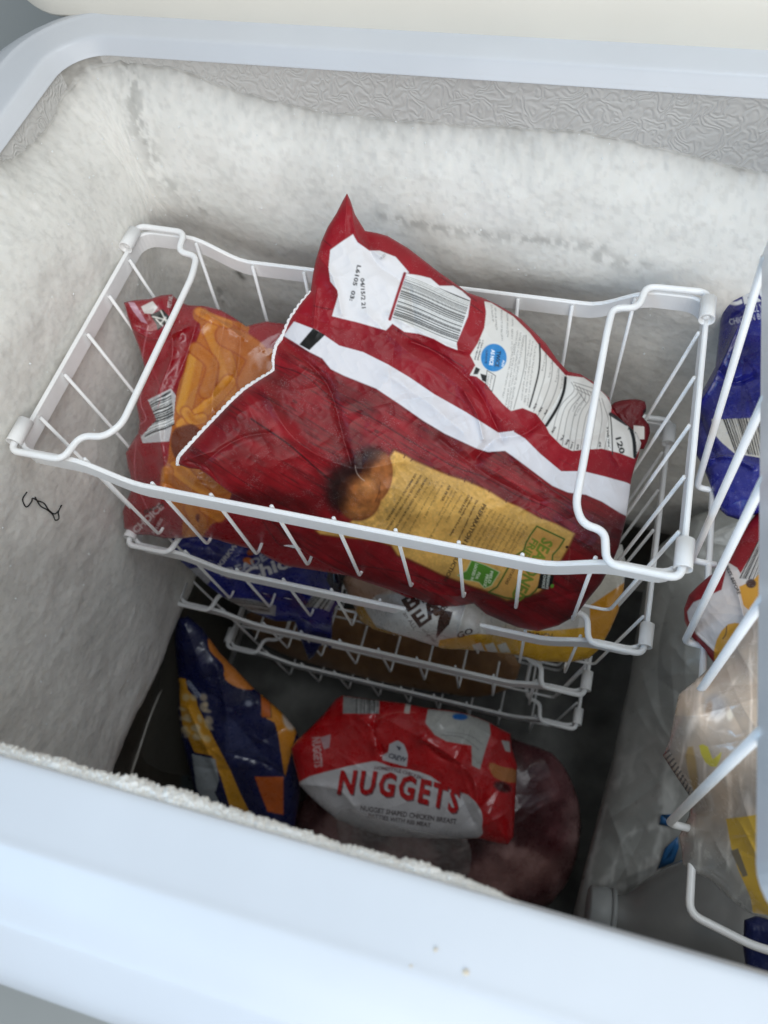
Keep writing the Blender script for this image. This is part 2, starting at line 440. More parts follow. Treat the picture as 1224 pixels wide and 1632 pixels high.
# the wall and the floor of the room
v, q = grid(np.array([[[-3, .75, -.86], [3, .75, -.86]], [[-3, .75, 2.2], [3, .75, 2.2]]], float))
o = link('room_wall', mesh_np('room_wall', v, q), WALLM); o['kind'] = 'structure'
v, q = grid(np.array([[[-3, -3, -.86], [3, -3, -.86]], [[-3, .75, -.86], [3, .75, -.86]]], float))
o = link('floor', mesh_np('floor', v, q), WALLM); o['kind'] = 'structure'

# ------------------------------------------------------------------ wire baskets
BX0, BX1, BY0, BY1 = -.324, .071, .185, .377
def rail_z(x):     # the long rails dip between the handles
    return -.017 * (sst(BX0 + .038, BX0 + .082, x) * sst(BX1 - .030, BX1 - .072, x))
def build_basket(label):
    t = thing('wire_basket', label, 'basket', 'white wire freezer baskets stacked one below another')
    zt = -.093; hgt = .0125; thk = .0016
    pts = []
    r = .012; n = 6
    def arc(cx, cy, a0): return [(cx + r * math.cos(math.radians(a0 + 90 * k / n)), cy + r * math.sin(math.radians(a0 + 90 * k / n))) for k in range(n + 1)]
    path = arc(BX0 + r, BY0 + r, 180) + [(x, BY0) for x in np.linspace(BX0 + r, BX1 - r, 60)[1:-1]] + arc(BX1 - r, BY0 + r, 270) + arc(BX1 - r, BY1 - r, 0) \
        + [(x, BY1) for x in np.linspace(BX1 - r, BX0 + r, 60)[1:-1]] + arc(BX0 + r, BY1 - r, 90)
    path = np.array(path); tg = np.roll(path, -1, 0) - np.roll(path, 1, 0); tg /= np.linalg.norm(tg, axis=1)[:, None]
    nr = np.c_[tg[:, 1], -tg[:, 0]]
    zz = zt + rail_z(path[:, 0])
    sec = [(-thk, -.0004), (-thk * .5, .0004), (thk * .5, .0004), (thk, -.0004), (thk * .8, -hgt), (0, -hgt - .0005), (-thk * .8, -hgt)]
    ring = np.array([np.c_[path + nr * a, zz + b_] for a, b_ in sec] )
    ring = np.concatenate([ring, ring[:1]], 0); ring = np.concatenate([ring, ring[:, :1]], 1)
    v, q = grid(ring); link('rail', mesh_np('rail', v, q, False), WIRE, t)
    rw = .0012; zb_ = -.216
    for x in (-.278, -.2385, -.199, -.1595, -.1205, -.083, -.046, -.010, .028):
        z0 = zt + rail_z(np.array(x)) - .001
        p = fillet([(x, BY0 + .003, z0), (x, BY0 + .012, zb_), (x, BY1 - .012, zb_), (x, BY1 - .003, z0)], .006)
        v, q = tube(p, rw, 8); link('wire', mesh_np('wire', v, q), WIRE, t)
    for y in (.211, .246, .281, .316, .351):
        z0 = zt - .003
        p = fillet([(BX0 + .003, y, z0), (BX0 + .020, y, zb_ - .003), (BX1 - .020, y, zb_ - .003), (BX1 - .003, y, z0)], .006)
        v, q = tube(p, rw, 8); link('wire', mesh_np('wire', v, q), WIRE, t)
    for sgn in (-1, 1):      # folding handles, stepped at both ends
        xe = BX0 + .001 if sgn < 0 else BX1 - .001
        def X(d): return xe + (d if sgn < 0 else -d)
        zh = zt + .0035
        pts = [(X(0), BY1 - .020, zh), (X(0), BY1 + .001, zh), (X(.037), BY1, zh), (X(.040), BY1 - .019, zh), (X(.055), BY1 - .021, zh), (X(.059 if sgn < 0 else .056), BY1 - .04, zh),
               (X(.062 if sgn < 0 else .057), BY0 + .028, zh), (X(.055 if sgn < 0 else .052), BY0 + .017, zh), (X(.040), BY0 + .015, zh), (X(.037), BY0 - .004, zh + .001), (X(0), BY0 - .004, zh), (X(0), BY0 + .018, zh)]
        v, q = tube(fillet(pts, .0065, 6), .0022, 12); link('handle', mesh_np('handle', v, q), WIRE, t)
        for yc in (BY1 - .013, BY0 + .010):       # rolled sleeves that hold the handle ends
            a = np.linspace(.25, 2 * math.pi - .15, 22); rows = []
            for rr in (.0048, .0036):
                for e in (-.0085, .0085):
                    rows.append(np.c_[X(-.0005) + rr * np.sin(a) , np.full(22, yc + e), zh - rr * np.cos(a)])
            R = np.array([rows[0], rows[1], rows[3], rows[2], rows[0]])
            v, q = grid(R); link('sleeve', mesh_np('sleeve', v, q), WIRE, t)
    return t
def dup(root, loc, label):
    r = root.copy(); C.objects.link(r); r.location = loc; r['label'] = label
    for ch in list(root.children):
        c = ch.copy(); C.objects.link(c); c.parent = r
    return r
basket = build_basket('topmost white wire basket, filled with red frozen food bags')
dup(basket, (.009, .012, -.150), 'second white wire basket from the top, under the red bags, holding blue and yellow bags')
dup(basket, (-.012, .022, -.309), 'third white wire basket from the top, with the tan clear bag in it')
dup(basket, (-.003, .028, -.452), 'lowest, nearly empty white wire basket, behind the nuggets bag')

# the basket hung from the rim at the right
rb = thing('wire_basket', 'larger white wire basket hung high at the right edge of the photo', 'basket')
rx, ry0, ry1, rx1 = .0852, .0265, .328, .30; zt = .017
def skew(p): p = np.array(p, float); p[..., 0] -= .031 * (p[..., 1] - .03); return p     # it hangs slightly askew
def arc2(cx, cy, a0, r=.016): return [(cx + r * math.cos(math.radians(a0 + 90 * k / 8)), cy + r * math.sin(math.radians(a0 + 90 * k / 8))) for k in range(9)]
r = .016; path = np.array(arc2(rx + r, ry0 + r, 180) + arc2(rx1 - r, ry0 + r, 270) + arc2(rx1 - r, ry1 - r, 0) + arc2(rx + r, ry1 - r, 90))
tg = np.roll(path, -1, 0) - np.roll(path, 1, 0); tg /= np.linalg.norm(tg, axis=1)[:, None]; nr = np.c_[tg[:, 1], -tg[:, 0]]
ring = np.array([np.c_[path + nr * a, np.full(len(path), zt + b_)] for a, b_ in ((-.0012, 0), (0, .0008), (.0012, 0), (.0010, -.0165), (-.0010, -.0165), (-.0012, 0))])
ring = np.concatenate([ring, ring[:, :1]], 1); v, q = grid(skew(ring)); link('rail', mesh_np('rail', v, q, False), WIRE, rb)
zb_ = -.170
hair = [((1216, 409), (1110, 777)), ((1216, 633), (1102, 893)), ((1215, 761), (1091, 1023)), ((1213, 952), (1082, 1150)), ((1209, 1165), (1066, 1312))]
for a_, b_ in hair:
    A_, B_ = P(*a_, 'z', .003), P(*b_, 'z', zb_)
    v, q = tube(fillet([A_ + [.001, 0, 0], B_, B_ + [.0145, 0, 0]], .005), .0021, 8); link('wire', mesh_np('wire', v, q), WIRE, rb)
v, q = tube(fillet([(.099, .32, zb_), (.1045, .037, zb_), (.135, .0305, zb_), (.28, .03, zb_), (.28, .32, zb_)], .006), .0021, 8); link('base_wire', mesh_np('base_wire', v, q), WIRE, rb)
for x in (.18, .215, .25):
    p = [(x, ry0 + .003, .003), (x, ry0 + .006, zb_ - .004), (x, ry1 - .01, zb_ - .004), (x, ry1 - .003, .003)]
    v, q = tube(fillet(skew(p), .006), .0021, 8); link('wire', mesh_np('wire', v, q), WIRE, rb)
for yt in (.06, .11, .16, .21, .26, .31):
    v, q = tube(fillet(skew([(rx1 - .003, yt, .003), (rx1 - .012, yt, zb_), (rx1 - .04, yt, zb_)]), .006), .0021, 8); link('wire', mesh_np('wire', v, q), WIRE, rb)
for y0_ in (ry0 - .002, ry1 + .002):
    p = [(rx + .005, y0_, .010), (rx + .05, y0_, .010), (rx + .055, y0_ + (-.012 if y0_ < .1 else .012), .012), (rx1 - .055, y0_ + (-.012 if y0_ < .1 else .012), .012), (rx1 - .05, y0_, .010), (rx1 - .005, y0_, .010)]
    v, q = tube(fillet(skew(p), .006), .0026, 10); link('handle', mesh_np('handle', v, q), WIRE, rb)

# ------------------------------------------------------------------ print canvas
_cv = bpy.data.curves.new('glyphs', 'FONT'); _to = bpy.data.objects.new('glyphs', _cv)
_cache = {}
def glyph_tris(s, bold, track=1.0):
    key = (s, bold, track)
    _cv.space_character = track
    if key in _cache: return _cache[key]
    _cv.body = s; _cv.size = 1.0; _cv.offset = (.035 if bold is True else float(bold))
    _cv.resolution_u = 2
    C.objects.link(_to); dg = bpy.context.evaluated_depsgraph_get(); dg.update()
    ev = _to.evaluated_get(dg); me = ev.to_mesh(); me.calc_loop_triangles()
    V = np.array([v_.co[:2] for v_ in me.vertices]) if len(me.vertices) else np.zeros((0, 2))
    Tt = np.array([t_.vertices[:] for t_ in me.loop_triangles]) if len(me.loop_triangles) else np.zeros((0, 3), int)
    ev.to_mesh_clear(); C.objects.unlink(_to)
    _cache[key] = (V, Tt); return V, Tt
class Sheet:
    """a print: sheet coordinates are the flat coordinates of one bag's film"""
    def __init__(s, x0, y0, x1, y1, base, ss=2):
        s.x0, s.y0, s.ss = x0, y0, ss
        s.w = int((x1 - x0) * ss); s.h = int((y1 - y0) * ss)
        s.a = np.zeros((s.h, s.w, 3)) + np.array(base, float)
        s.X, s.Y = np.meshgrid(x0 + (np.arange(s.w) + .5) / ss, y0 + (np.arange(s.h) + .5) / ss)
    def _box(s, xa, ya, xb, yb):
        i0 = max(int((ya - s.y0) * s.ss) - 2, 0); i1 = min(int((yb - s.y0) * s.ss) + 3, s.h)
        j0 = max(int((xa - s.x0) * s.ss) - 2, 0); j1 = min(int((xb - s.x0) * s.ss) + 3, s.w)
        return slice(i0, max(i1, i0)), slice(j0, max(j1, j0))
    def mix(s, sl, m, col):
        s.a[sl] += (np.asarray(col, float) - s.a[sl]) * m[..., None]
    def poly(s, pts, col, al=1.0, sm=0, soft=0):
        pts = np.array(pts, float)
        if sm: pts = smooth_poly(pts, True, sm)
        e = soft * 3
        sl = s._box(pts[:, 0].min() - e, pts[:, 1].min() - e, pts[:, 0].max() + e, pts[:, 1].max() + e); x, y = s.X[sl], s.Y[sl]
        m = inside(x, y, pts).astype(float)
        if soft:
            d_, _, _, _ = seg_dist(x, y, pts, True); sd = np.where(m > 0, d_, -d_); m = sst(-soft, soft, sd)
        s.mix(sl, m * al, col)
    def line(s, pts, wd, col, al=1.0, sm=0, soft=.4):
        pts = np.array(pts, float)
        if sm: pts = smooth_poly(pts, False, sm)
        e = wd + soft + 1
        sl = s._box(pts[:, 0].min() - e, pts[:, 1].min() - e, pts[:, 0].max() + e, pts[:, 1].max() + e)
        d_, _, _, _ = seg_dist(s.X[sl], s.Y[sl], pts)
        s.mix(sl, al * (1 - sst(wd / 2 - soft, wd / 2 + soft, d_)), col)
    def ell(s, cx, cy, rx_, ry_, ang, col, al=1.0, soft=.05):
        e = max(rx_, ry_) * (1 + soft); sl = s._box(cx - e, cy - e, cx + e, cy + e)
        c_, s_ = math.cos(math.radians(ang)), math.sin(math.radians(ang)); x, y = s.X[sl] - cx, s.Y[sl] - cy
        d_ = np.hypot((x * c_ + y * s_) / rx_, (-x * s_ + y * c_) / ry_)
        s.mix(sl, al * (1 - sst(1 - soft, 1 + soft, d_)), col)
    def text(s, st, p0, p1, h, col, bold=False, al=1.0, bend=0.0, track=1.0):
        V, Tt = glyph_tris(st, bold, track)
        cap_ = glyph_tris('H', bold)[0][:, 1].max()
        if not len(Tt): return
        V = V.copy(); x0_, x1_ = V[:, 0].min(), V[:, 0].max()
        u = (V[:, 0] - x0_) / (x1_ - x0_); vv = V[:, 1] / cap_ * h
        p0 = np.array(p0, float); p1 = np.array(p1, float); d_ = p1 - p0; L = np.linalg.norm(d_); e = d_ / L; up = np.array([e[1], -e[0]])
        Q = p0 + u[:, None] * d_ + (vv + bend * 4 * u * (1 - u))[:, None] * up
        xmin, ymin = Q.min(0); xmax, ymax = Q.max(0); sl = s._box(xmin, ymin, xmax, ymax); x, y = s.X[sl], s.Y[sl]
        if x.size == 0: return
        m = np.zeros(x.shape, bool); ox, oy = x[0, 0], y[0, 0]
        for t_ in Tt:
            a, b_, c_ = Q[t_]
            tx0, ty0 = np.minimum(np.minimum(a, b_), c_); tx1, ty1 = np.maximum(np.maximum(a, b_), c_)
            j0 = max(int((tx0 - ox) * s.ss) - 1, 0); j1 = int((tx1 - ox) * s.ss) + 3; i0 = max(int((ty0 - oy) * s.ss) - 1, 0); i1 = int((ty1 - oy) * s.ss) + 3
            X_, Y_ = x[i0:i1, j0:j1], y[i0:i1, j0:j1]
            if X_.size == 0: continue
            w0 = (b_[0] - a[0]) * (Y_ - a[1]) - (b_[1] - a[1]) * (X_ - a[0]); w1 = (c_[0] - b_[0]) * (Y_ - b_[1]) - (c_[1] - b_[1]) * (X_ - b_[0]); w2 = (a[0] - c_[0]) * (Y_ - c_[1]) - (a[1] - c_[1]) * (X_ - c_[0])
            m[i0:i1, j0:j1] |= ((w0 >= 0) & (w1 >= 0) & (w2 >= 0)) | ((w0 <= 0) & (w1 <= 0) & (w2 <= 0))
        s.mix(sl, m * al, col)
    def bars(s, A, B, Cc, D, seed, n, fg=(25, 25, 28), bg=(228, 228, 226), al=1.0, wav=0.0):
        """barcode in quad A-B-C-D, bars run from side AD to side BC"""
        A, B, Cc, D = (np.array(p, float) for p in (A, B, Cc, D)); pts = np.array([A, B, Cc, D])
        sl = s._box(*pts.min(0), *pts.max(0)); x, y = s.X[sl], s.Y[sl]; m = inside(x, y, pts)
        u = np.full(x.shape, .5); v_ = np.full(x.shape, .5)
        for _ in range(6):
            px = (A[0] * (1 - u) + B[0] * u) * (1 - v_) + (D[0] * (1 - u) + Cc[0] * u) * v_; py = (A[1] * (1 - u) + B[1] * u) * (1 - v_) + (D[1] * (1 - u) + Cc[1] * u) * v_
            ux = (B[0] - A[0]) * (1 - v_) + (Cc[0] - D[0]) * v_; uy = (B[1] - A[1]) * (1 - v_) + (Cc[1] - D[1]) * v_
            vx = (D[0] - A[0]) * (1 - u) + (Cc[0] - B[0]) * u; vy = (D[1] - A[1]) * (1 - u) + (Cc[1] - B[1]) * u
            det = ux * vy - uy * vx; ex, ey = x - px, y - py
            u = u + (ex * vy - ey * vx) / det; v_ = v_ + (ux * ey - uy * ex) / det
        v_ = v_ + wav * np.sin(u * 5.0 + .5)
        rs = np.random.RandomState(seed); edges = np.cumsum(rs.choice([1, 1, 2, 3], n * 2)).astype(float); edges /= edges[-1]
        idx = np.searchsorted(edges, np.clip(v_, 0, .9999))
        c_ = np.where((idx % 2 == 0)[..., None], np.array(fg, float), np.array(bg, float))
        s.a[sl] += (c_ - s.a[sl]) * (m * al)[..., None]
    def noise(s, fn, pts=None):
        sl = (slice(None), slice(None)) if pts is None else s._box(*np.array(pts, float).min(0), *np.array(pts, float).max(0))
        x, y = s.X[sl], s.Y[sl]; m = 1.0 if pts is None else inside(x, y, np.array(pts, float))[..., None]
        s.a[sl] += (fn(x, y, s.a[sl]) - s.a[sl]) * m
    def sample(s, x, y):
        a = s.a; a = lin(np.clip(a, 0, 255))
        k = s.ss; hh, ww = (s.h // k) * k, (s.w // k) * k
        a = a[:hh, :ww].reshape(hh // k, k, ww // k, k, 3).mean((1, 3))
        fx = np.clip(x - s.x0 - .5, 0, a.shape[1] - 1.001); fy = np.clip(y - s.y0 - .5, 0, a.shape[0] - 1.001)
        i = fy.astype(int); j = fx.astype(int); fx = (fx - j)[:, None]; fy = (fy - i)[:, None]
        return (a[i, j] * (1 - fx) + a[i, j + 1] * fx) * (1 - fy) + (a[i + 1, j] * (1 - fx) + a[i + 1, j + 1] * fx) * fy

def depth_fn(ctrl):
    """smooth sheet through a few measured points"""
    pts = np.array([(c[0], c[1]) for c in ctrl], float) / 100.; val = np.array([1 / T(*c) for c in ctrl])
    n = len(pts)
    if n == 3:
        cf = np.linalg.solve(np.c_[pts, np.ones(3)], val); return lambda x, y: cf[0] * x / 100 + cf[1] * y / 100 + cf[2]
    def U(r2): return .5 * r2 * np.log(r2 + 1e-9)
    K = U(((pts[:, None] - pts[None]) ** 2).sum(-1)) + np.eye(n) * 1e-4; Pm = np.c_[np.ones(n), pts]
    A = np.block([[K, Pm], [Pm.T, np.zeros((3, 3))]]); cf = np.linalg.solve(A, np.r_[val, 0, 0, 0])
    def f(x, y):
        r = cf[n] + cf[n + 1] * x / 100 + cf[n + 2] * y / 100
        for k_ in range(n): r = r + cf[k_] * U((x / 100 - pts[k_, 0]) ** 2 + (y / 100 - pts[k_, 1]) ** 2)
        return r
    return f

def bag(name, outline, ctrl, sheet, puff=.012, edge=60, back=.02, res=1.5, mat=None, parent=None, creases=(), rnd=14, amp=.0012, seed=1,
        crumple=.0012, cscale=40, sm=2, smk=.35, wob=.0):
    """one filled bag: film on both sides of a traced outline, front and back bulging apart"""
    ol = smooth_poly(outline, True, sm, smk) if sm > 1 else np.array(outline, float)
    x0, y0 = ol.min(0) - res; x1, y1 = ol.max(0) + res
    nx_ = int((x1 - x0) / res) + 2; ny_ = int((y1 - y0) / res) + 2
    gx, gy = np.meshgrid(x0 + np.arange(nx_) * res, y0 + np.arange(ny_) * res)
    cin = inside(gx[:-1, :-1] + res / 2, gy[:-1, :-1] + res / 2, ol)
    cnt = np.zeros((ny_, nx_), int)
    cnt[:-1, :-1] += cin; cnt[1:, :-1] += cin; cnt[:-1, 1:] += cin; cnt[1:, 1:] += cin
    used = cnt > 0; bd = used & (cnt < 4)
    idx = -np.ones((ny_, nx_), int); idx[used] = np.arange(used.sum())
    x = gx[used]; y = gy[used]; b_ = bd[used]
    dd, qx_, qy_, _ = seg_dist(x, y, ol, True)
    x = np.where(b_, qx_, x); y = np.where(b_, qy_, y); dd = np.where(b_, 0, dd)
    I, J = np.nonzero(cin)
    q = np.stack([idx[I, J], idx[I + 1, J], idx[I + 1, J + 1], idx[I, J + 1]], -1)
    f = depth_fn(ctrl); t = 1 / f(x, y)
    e = np.clip(dd / edge, 0, 1); pf = np.sqrt(1 - (1 - e) ** 2)
    h = puff * pf
    rs = np.random.RandomState(seed)
    bx0, by0, bx1, by1 = x.min(), y.min(), x.max(), y.max()
    for k_ in range(rnd):
        cx_, cy_ = rs.uniform(bx0, bx1), rs.uniform(by0, by1); an = rs.uniform(0, math.pi); L = rs.uniform(25, 90); wd = rs.uniform(5, 14)
        l = (x - cx_) * math.cos(an) + (y - cy_) * math.sin(an); dn = -(x - cx_) * math.sin(an) + (y - cy_) * math.cos(an) + .002 * l * l * rs.uniform(-1, 1)
        h = h + amp * rs.choice([-1, 1, 1]) * np.exp(-np.abs(dn) / wd) * np.exp(-(l / L) ** 2)
    for cpts, wd, a_ in creases:
        dn, _, _, al_ = seg_dist(x, y, smooth_poly(cpts, False, 5)); h = h + a_ * np.exp(-(dn / wd) ** (1.3))
    fe = sst(0, 14, dd)
    wx = x + 9 * vn(x / 60, y / 60, seed + 5); wy = y + 9 * vn(x / 60, y / 60, seed + 6)
    h = h + fe * crumple * (ridg(wx / cscale, wy / cscale, seed, 3) - .6) * 2 + fe * crumple * .9 * (fbm(wx / cscale / 1.6, wy / cscale / 1.6, seed + 9, 2) - .5) * 2
    r = rays(x, y); rn = np.linalg.norm(r, axis=1)
    Vf = r * (t - h / rn)[:, None] + np.array([0, 0, H])
    Vb = r * (t + (back * pf ** .8 + .0006) / rn)[:, None] + np.array([0, 0, H])
    Vf = np.where(b_[:, None], r * t[:, None] + np.array([0, 0, H]), Vf)
    n = len(x); mapb = np.arange(n) + n
    mapb[b_] = np.arange(n)[b_]
    Vall = np.vstack([Vf, Vb]); qb = mapb[q][:, ::-1]
    keep = np.ones(2 * n, bool); keep[n:][b_] = False; new = np.cumsum(keep) - 1
    q = new[np.vstack([q, qb])]; Vall = Vall[keep]
    c = sheet.sample(x, y); call = np.vstack([c, c])[keep]
    ctr = Vall.mean(0)
    me = mesh_np(name, Vall - ctr, q); vcol(me, call)
    o = link(name, me, mat or FILM, parent); o.location = ctr
    return o
def on_sheet(ctrl, pts, lift=0.0):
    f = depth_fn(ctrl); out = []
    for x, y in pts:
        r = rays(x, y); t = 1 / f(x, y) - lift / np.linalg.norm(r); out.append(r * t + np.array([0, 0, H]))
    return np.array(out)
def smooth_col(c1, c2, sc, seed):
    c1 = np.array(c1, float); c2 = np.array(c2, float)
    return lambda x, y, a: c1 + (c2 - c1) * fbm(x / sc, y / sc, seed, 4)[..., None]
def Z5(p): return (700 + p[0] * .3595, 440 + p[1] * .3595)
def Z4(p): return (400 + p[0] * .3431, 290 + p[1] * .3431)
def Z7(p): return (500 + p[0] * .2778, 340 + p[1] * .2778)
def Z8(p): return (500 + p[0] * .3595, 680 + p[1] * .3595)
def ZB(p): return (720 + p[0] * .1797, 800 + p[1] * .1798)
def L(fn, *pts): return [fn(p) for p in pts]

# ================================================================== big red bag on top
DARKRED, RED = (112, 14, 24), (138, 17, 30)
sh = Sheet(270, 295, 1045, 1020, RED, 2)
dirv = np.array([.80, .60])
def wood(x, y, a):
    u = (x * .86 + y * .51); v_ = (-x * .51 + y * .86)
    v_ = v_ + 10 * (fbm(u / 160, v_ / 160, 3, 2) - .5)
    g1 = fbm(u / 60, v_ / 2.2, 5, 4); g2 = fbm(u / 90, v_ / 24, 6, 3); g3 = fbm(x / 70, y / 70, 8, 3)
    c = np.array([118., 14., 22.]) + np.array([30., 5., 8.]) * (g2[..., None] * 2 - 1) + np.array([26., 8., 9.]) * (g3[..., None] * 2 - 1)
    k = sst(.56, .62, fbm(u / 46, v_ / 1.5, 5, 3)) * sst(.42, .60, fbm(u / 90, v_ / 22, 9, 3))
    c = c * (1 - .27 * k[..., None])
    k2 = sst(.60, .76, fbm(u / 40, v_ / 5, 12, 3)); return np.clip(c * (1 - .12 * k2[..., None]), 0, 255)
low = L(Z4, (150, 715), (200, 745), (270, 790), (330, 820), (370, 870), (430, 900), (580, 960), (700, 1040), (800, 1110), (900, 1170), (1050, 1240), (1100, 1255), (1180, 1250)) + \
      L(Z5, (340, 810), (420, 870), (500, 930), (570, 960), (650, 970), (720, 1000), (800, 1050), (840, 1070))
upp = L(Z4, (200, 648), (310, 690), (345, 715), (410, 760), (520, 790), (640, 850), (740, 910), (850, 985), (1000, 1070), (1110, 1140), (1150, 1165), (1224, 1155)) + \
      L(Z5, (330, 690), (380, 720), (450, 790), (540, 865), (640, 865), (740, 890), (830, 915), (860, 930))
sh.noise(wood, low + [(1040, 1020), (270, 1020), (270, 720), (430, 580)])
def satin(x, y, a): return np.clip(a * (1 + .10 * (fbm(x / 50, y / 50, 31, 3)[..., None] * 2 - 1)), 0, 255)
sh.noise(satin)
# plank joints
for ln, w_ in ((L(Z4, (110, 850), (250, 900), (350, 985), (430, 1045), (550, 1090), (700, 1180), (850, 1270), (950, 1325), (1080, 1370), (1224, 1450)), 1.5),
               (L(Z4, (0, 1100), (120, 1180), (200, 1240), (350, 1370), (400, 1400)), 3.0), ([(820, 788), (880, 812), (930, 842), (985, 858)], 1.3),
               ([(330, 730), (400, 775), (470, 815), (530, 838)], 1.2), ([(560, 900), (640, 912), (720, 935), (800, 955)], 1.3), ([(700, 440), (760, 480)], 1.0)):
    sh.line(ln, w_, (52, 6, 12), .8, 4)
for ln in (L(Z7, (0, 530), (60, 545), (110, 552)), L(Z7, (40, 140), (100, 190)), L(Z7, (900, 520), (970, 570)), L(Z7, (460, 660), (560, 720), (700, 790), (860, 880))):
    sh.line(ln, 1.2, (60, 6, 14), .75, 4)
rs = np.random.RandomState(4)
for _ in range(26):
    cx_, cy_ = rs.uniform(300, 960), rs.uniform(590, 980); l_ = rs.uniform(10, 46)
    sh.line([(cx_, cy_), (cx_ + l_ * .5, cy_ + l_ * .3 + rs.uniform(-2, 2)), (cx_ + l_ * .86, cy_ + l_ * .55)], rs.uniform(.5, 1.0), (48, 5, 10), .35, 3)
for cx_, cy_ in ((600, 688), (470, 640), (560, 720), (880, 840)):
    sh.ell(cx_, cy_, 4, 2.4, 30, (50, 5, 10), .6, .4); sh.ell(cx_, cy_, 2, 1.2, 30, (110, 16, 22), .7, .3)
sh.poly(upp + low[::-1], (214, 212, 216), 1, 0)
sh.line(low, 1.2, (60, 8, 14), .35, 0, .8)
sh.poly([(499, 523), (518, 534), (493, 558), (477, 549)], (28, 26, 24))
# date panel
dp = L(Z7, (225, 120), (250, 165), (320, 215), (380, 215), (470, 250), (548, 340), (530, 350), (440, 610), (452, 632), (415, 672), (250, 625), (105, 590), (140, 470), (135, 440), (95, 390), (85, 310), (95, 210), (150, 170))
sh.poly(dp, (222, 220, 222), 1, 0)
bp = L(Z7, (528, 345), (600, 355), (670, 372), (720, 415), (800, 415), (850, 445), (900, 490), (885, 590), (820, 745), (825, 785), (760, 760), (690, 720), (600, 690), (520, 680), (450, 632), (440, 610))
sh.poly(bp, (222, 221, 222), 1, 0)
sh.bars(Z7((530, 352)), Z7((896, 500)), Z7((822, 742)), Z7((450, 606)), 11, 34, wav=.02)
sh.line(L(Z7, (522, 345), (480, 470), (436, 608)), 4.5, (140, 18, 32), 1)
sh.text('L6105  03:', Z7((250, 296)), Z7((205, 500)), 6.4, (30, 30, 32), True)
sh.text('04/15/2 21', Z7((268, 372)), Z7((276, 545)), 6.4, (30, 30, 32), True)
sh.text('LOT NO.', Z7((405, 232)), Z7((375, 262)), 3.6, (60, 60, 62))
sh.text('BEST BY', Z7((550, 330)), Z7((512, 345)), 3.4, (60, 60, 62))
# facts panel
npn = L(Z5, (200, 112), (230, 118), (330, 180), (400, 250), (430, 290), (460, 330), (520, 395), (560, 440), (640, 450), (700, 490), (740, 530), (765, 570), (760, 610), (830, 650), (890, 665), (925, 720), (900, 745), (865, 810),
        (800, 785), (720, 765), (640, 770), (590, 775), (545, 755), (490, 700), (470, 660), (430, 610), (370, 585), (318, 598), (285, 570), (240, 520), (210, 480), (165, 445), (135, 440), (160, 395), (137, 350), (170, 300), (200, 230), (208, 160))
sh.poly(npn, (214, 211, 206), 1, 0)
def vline(pts, w_, c=(24, 24, 24), al=.9): sh.line(L(Z5, *pts), w_, c, al, 4, .35)
vline([(445, 300), (447, 360), (440, 430), (420, 510), (400, 580)], 2.6)
vline([(560, 450), (552, 510), (525, 580), (475, 662)], 4.6, (10, 12, 14), 1)
for k_ in range(3):
    f_ = (k_ + 1) / 4
    vline([(445 + 115 * f_, 300 + 150 * f_), (447 + 105 * f_, 360 + 150 * f_), (440 + 85 * f_, 430 + 150 * f_), (400 + 75 * f_, 580 + 80 * f_)], .8, (50, 50, 50), .8)
vline([(385, 262), (380, 380), (362, 470), (330, 590)], .9, (60, 60, 60), .8)
for k_, (xb_, yb2) in enumerate(((500, 700), (522, 728), (545, 752), (572, 768), (597, 775), (625, 772), (668, 768), (700, 765), (733, 768))):
    xt = 585 + k_ * 17; yt = 470 + k_ * 9
    vline([(xt, yt), (xt + 12, yt + 40), (xb_ + 35 - k_ * 2, yt + 110), (xb_, yb2)], .75, (70, 66, 64), .85)
for a_, b_ in (((595, 470), (690, 500)), ((600, 485), (690, 520)), ((605, 500), (670, 530)), ((620, 515), (650, 560))):
    sh.line(L(Z5, a_, b_), 1.3, (95, 92, 90), .6)
vline([(758, 610), (765, 690), (768, 790)], 1.8)
sh.line(L(Z5, (843, 660), (862, 720), (868, 800)), 5.5, (16, 22, 22), 1, 4)
sh.text('120', Z5((782, 718)), Z5((802, 790)), 8.6, (22, 22, 22), True)
sh.text('% Daily Value*', Z5((742, 668)), Z5((750, 765)), 3.4, (24, 24, 24), True)
sh.line(L(Z5, (760, 612), (830, 655)), 6.0, (20, 20, 20), .85)
for k_ in range(4): sh.line(L(Z5, (845 + k_ * 9, 662 + k_ * 4), (838 + k_ * 11, 680 + k_ * 5)), 1.4, (20, 20, 20), .9)
sh.text('pieces', Z5((866, 735)), Z5((873, 795)), 4.0, (50, 48, 40))
for t_, a_, b_ in (('4%', (708, 732), (708, 760)), ('0%', (612, 745), (608, 770)), ('10%', (588, 735), (578, 766)), ('8%', (570, 722), (556, 748)), ('7%', (548, 702), (535, 728)), ('0%', (512, 665), (496, 692)),
                   ('6%', (428, 562), (415, 588)), ('2%', (452, 578), (440, 602)), ('0%', (476, 590), (464, 612))):
    sh.text(t_, Z5(a_), Z5(b_), 3.2, (50, 46, 44), True)
TXT = (70, 68, 68)
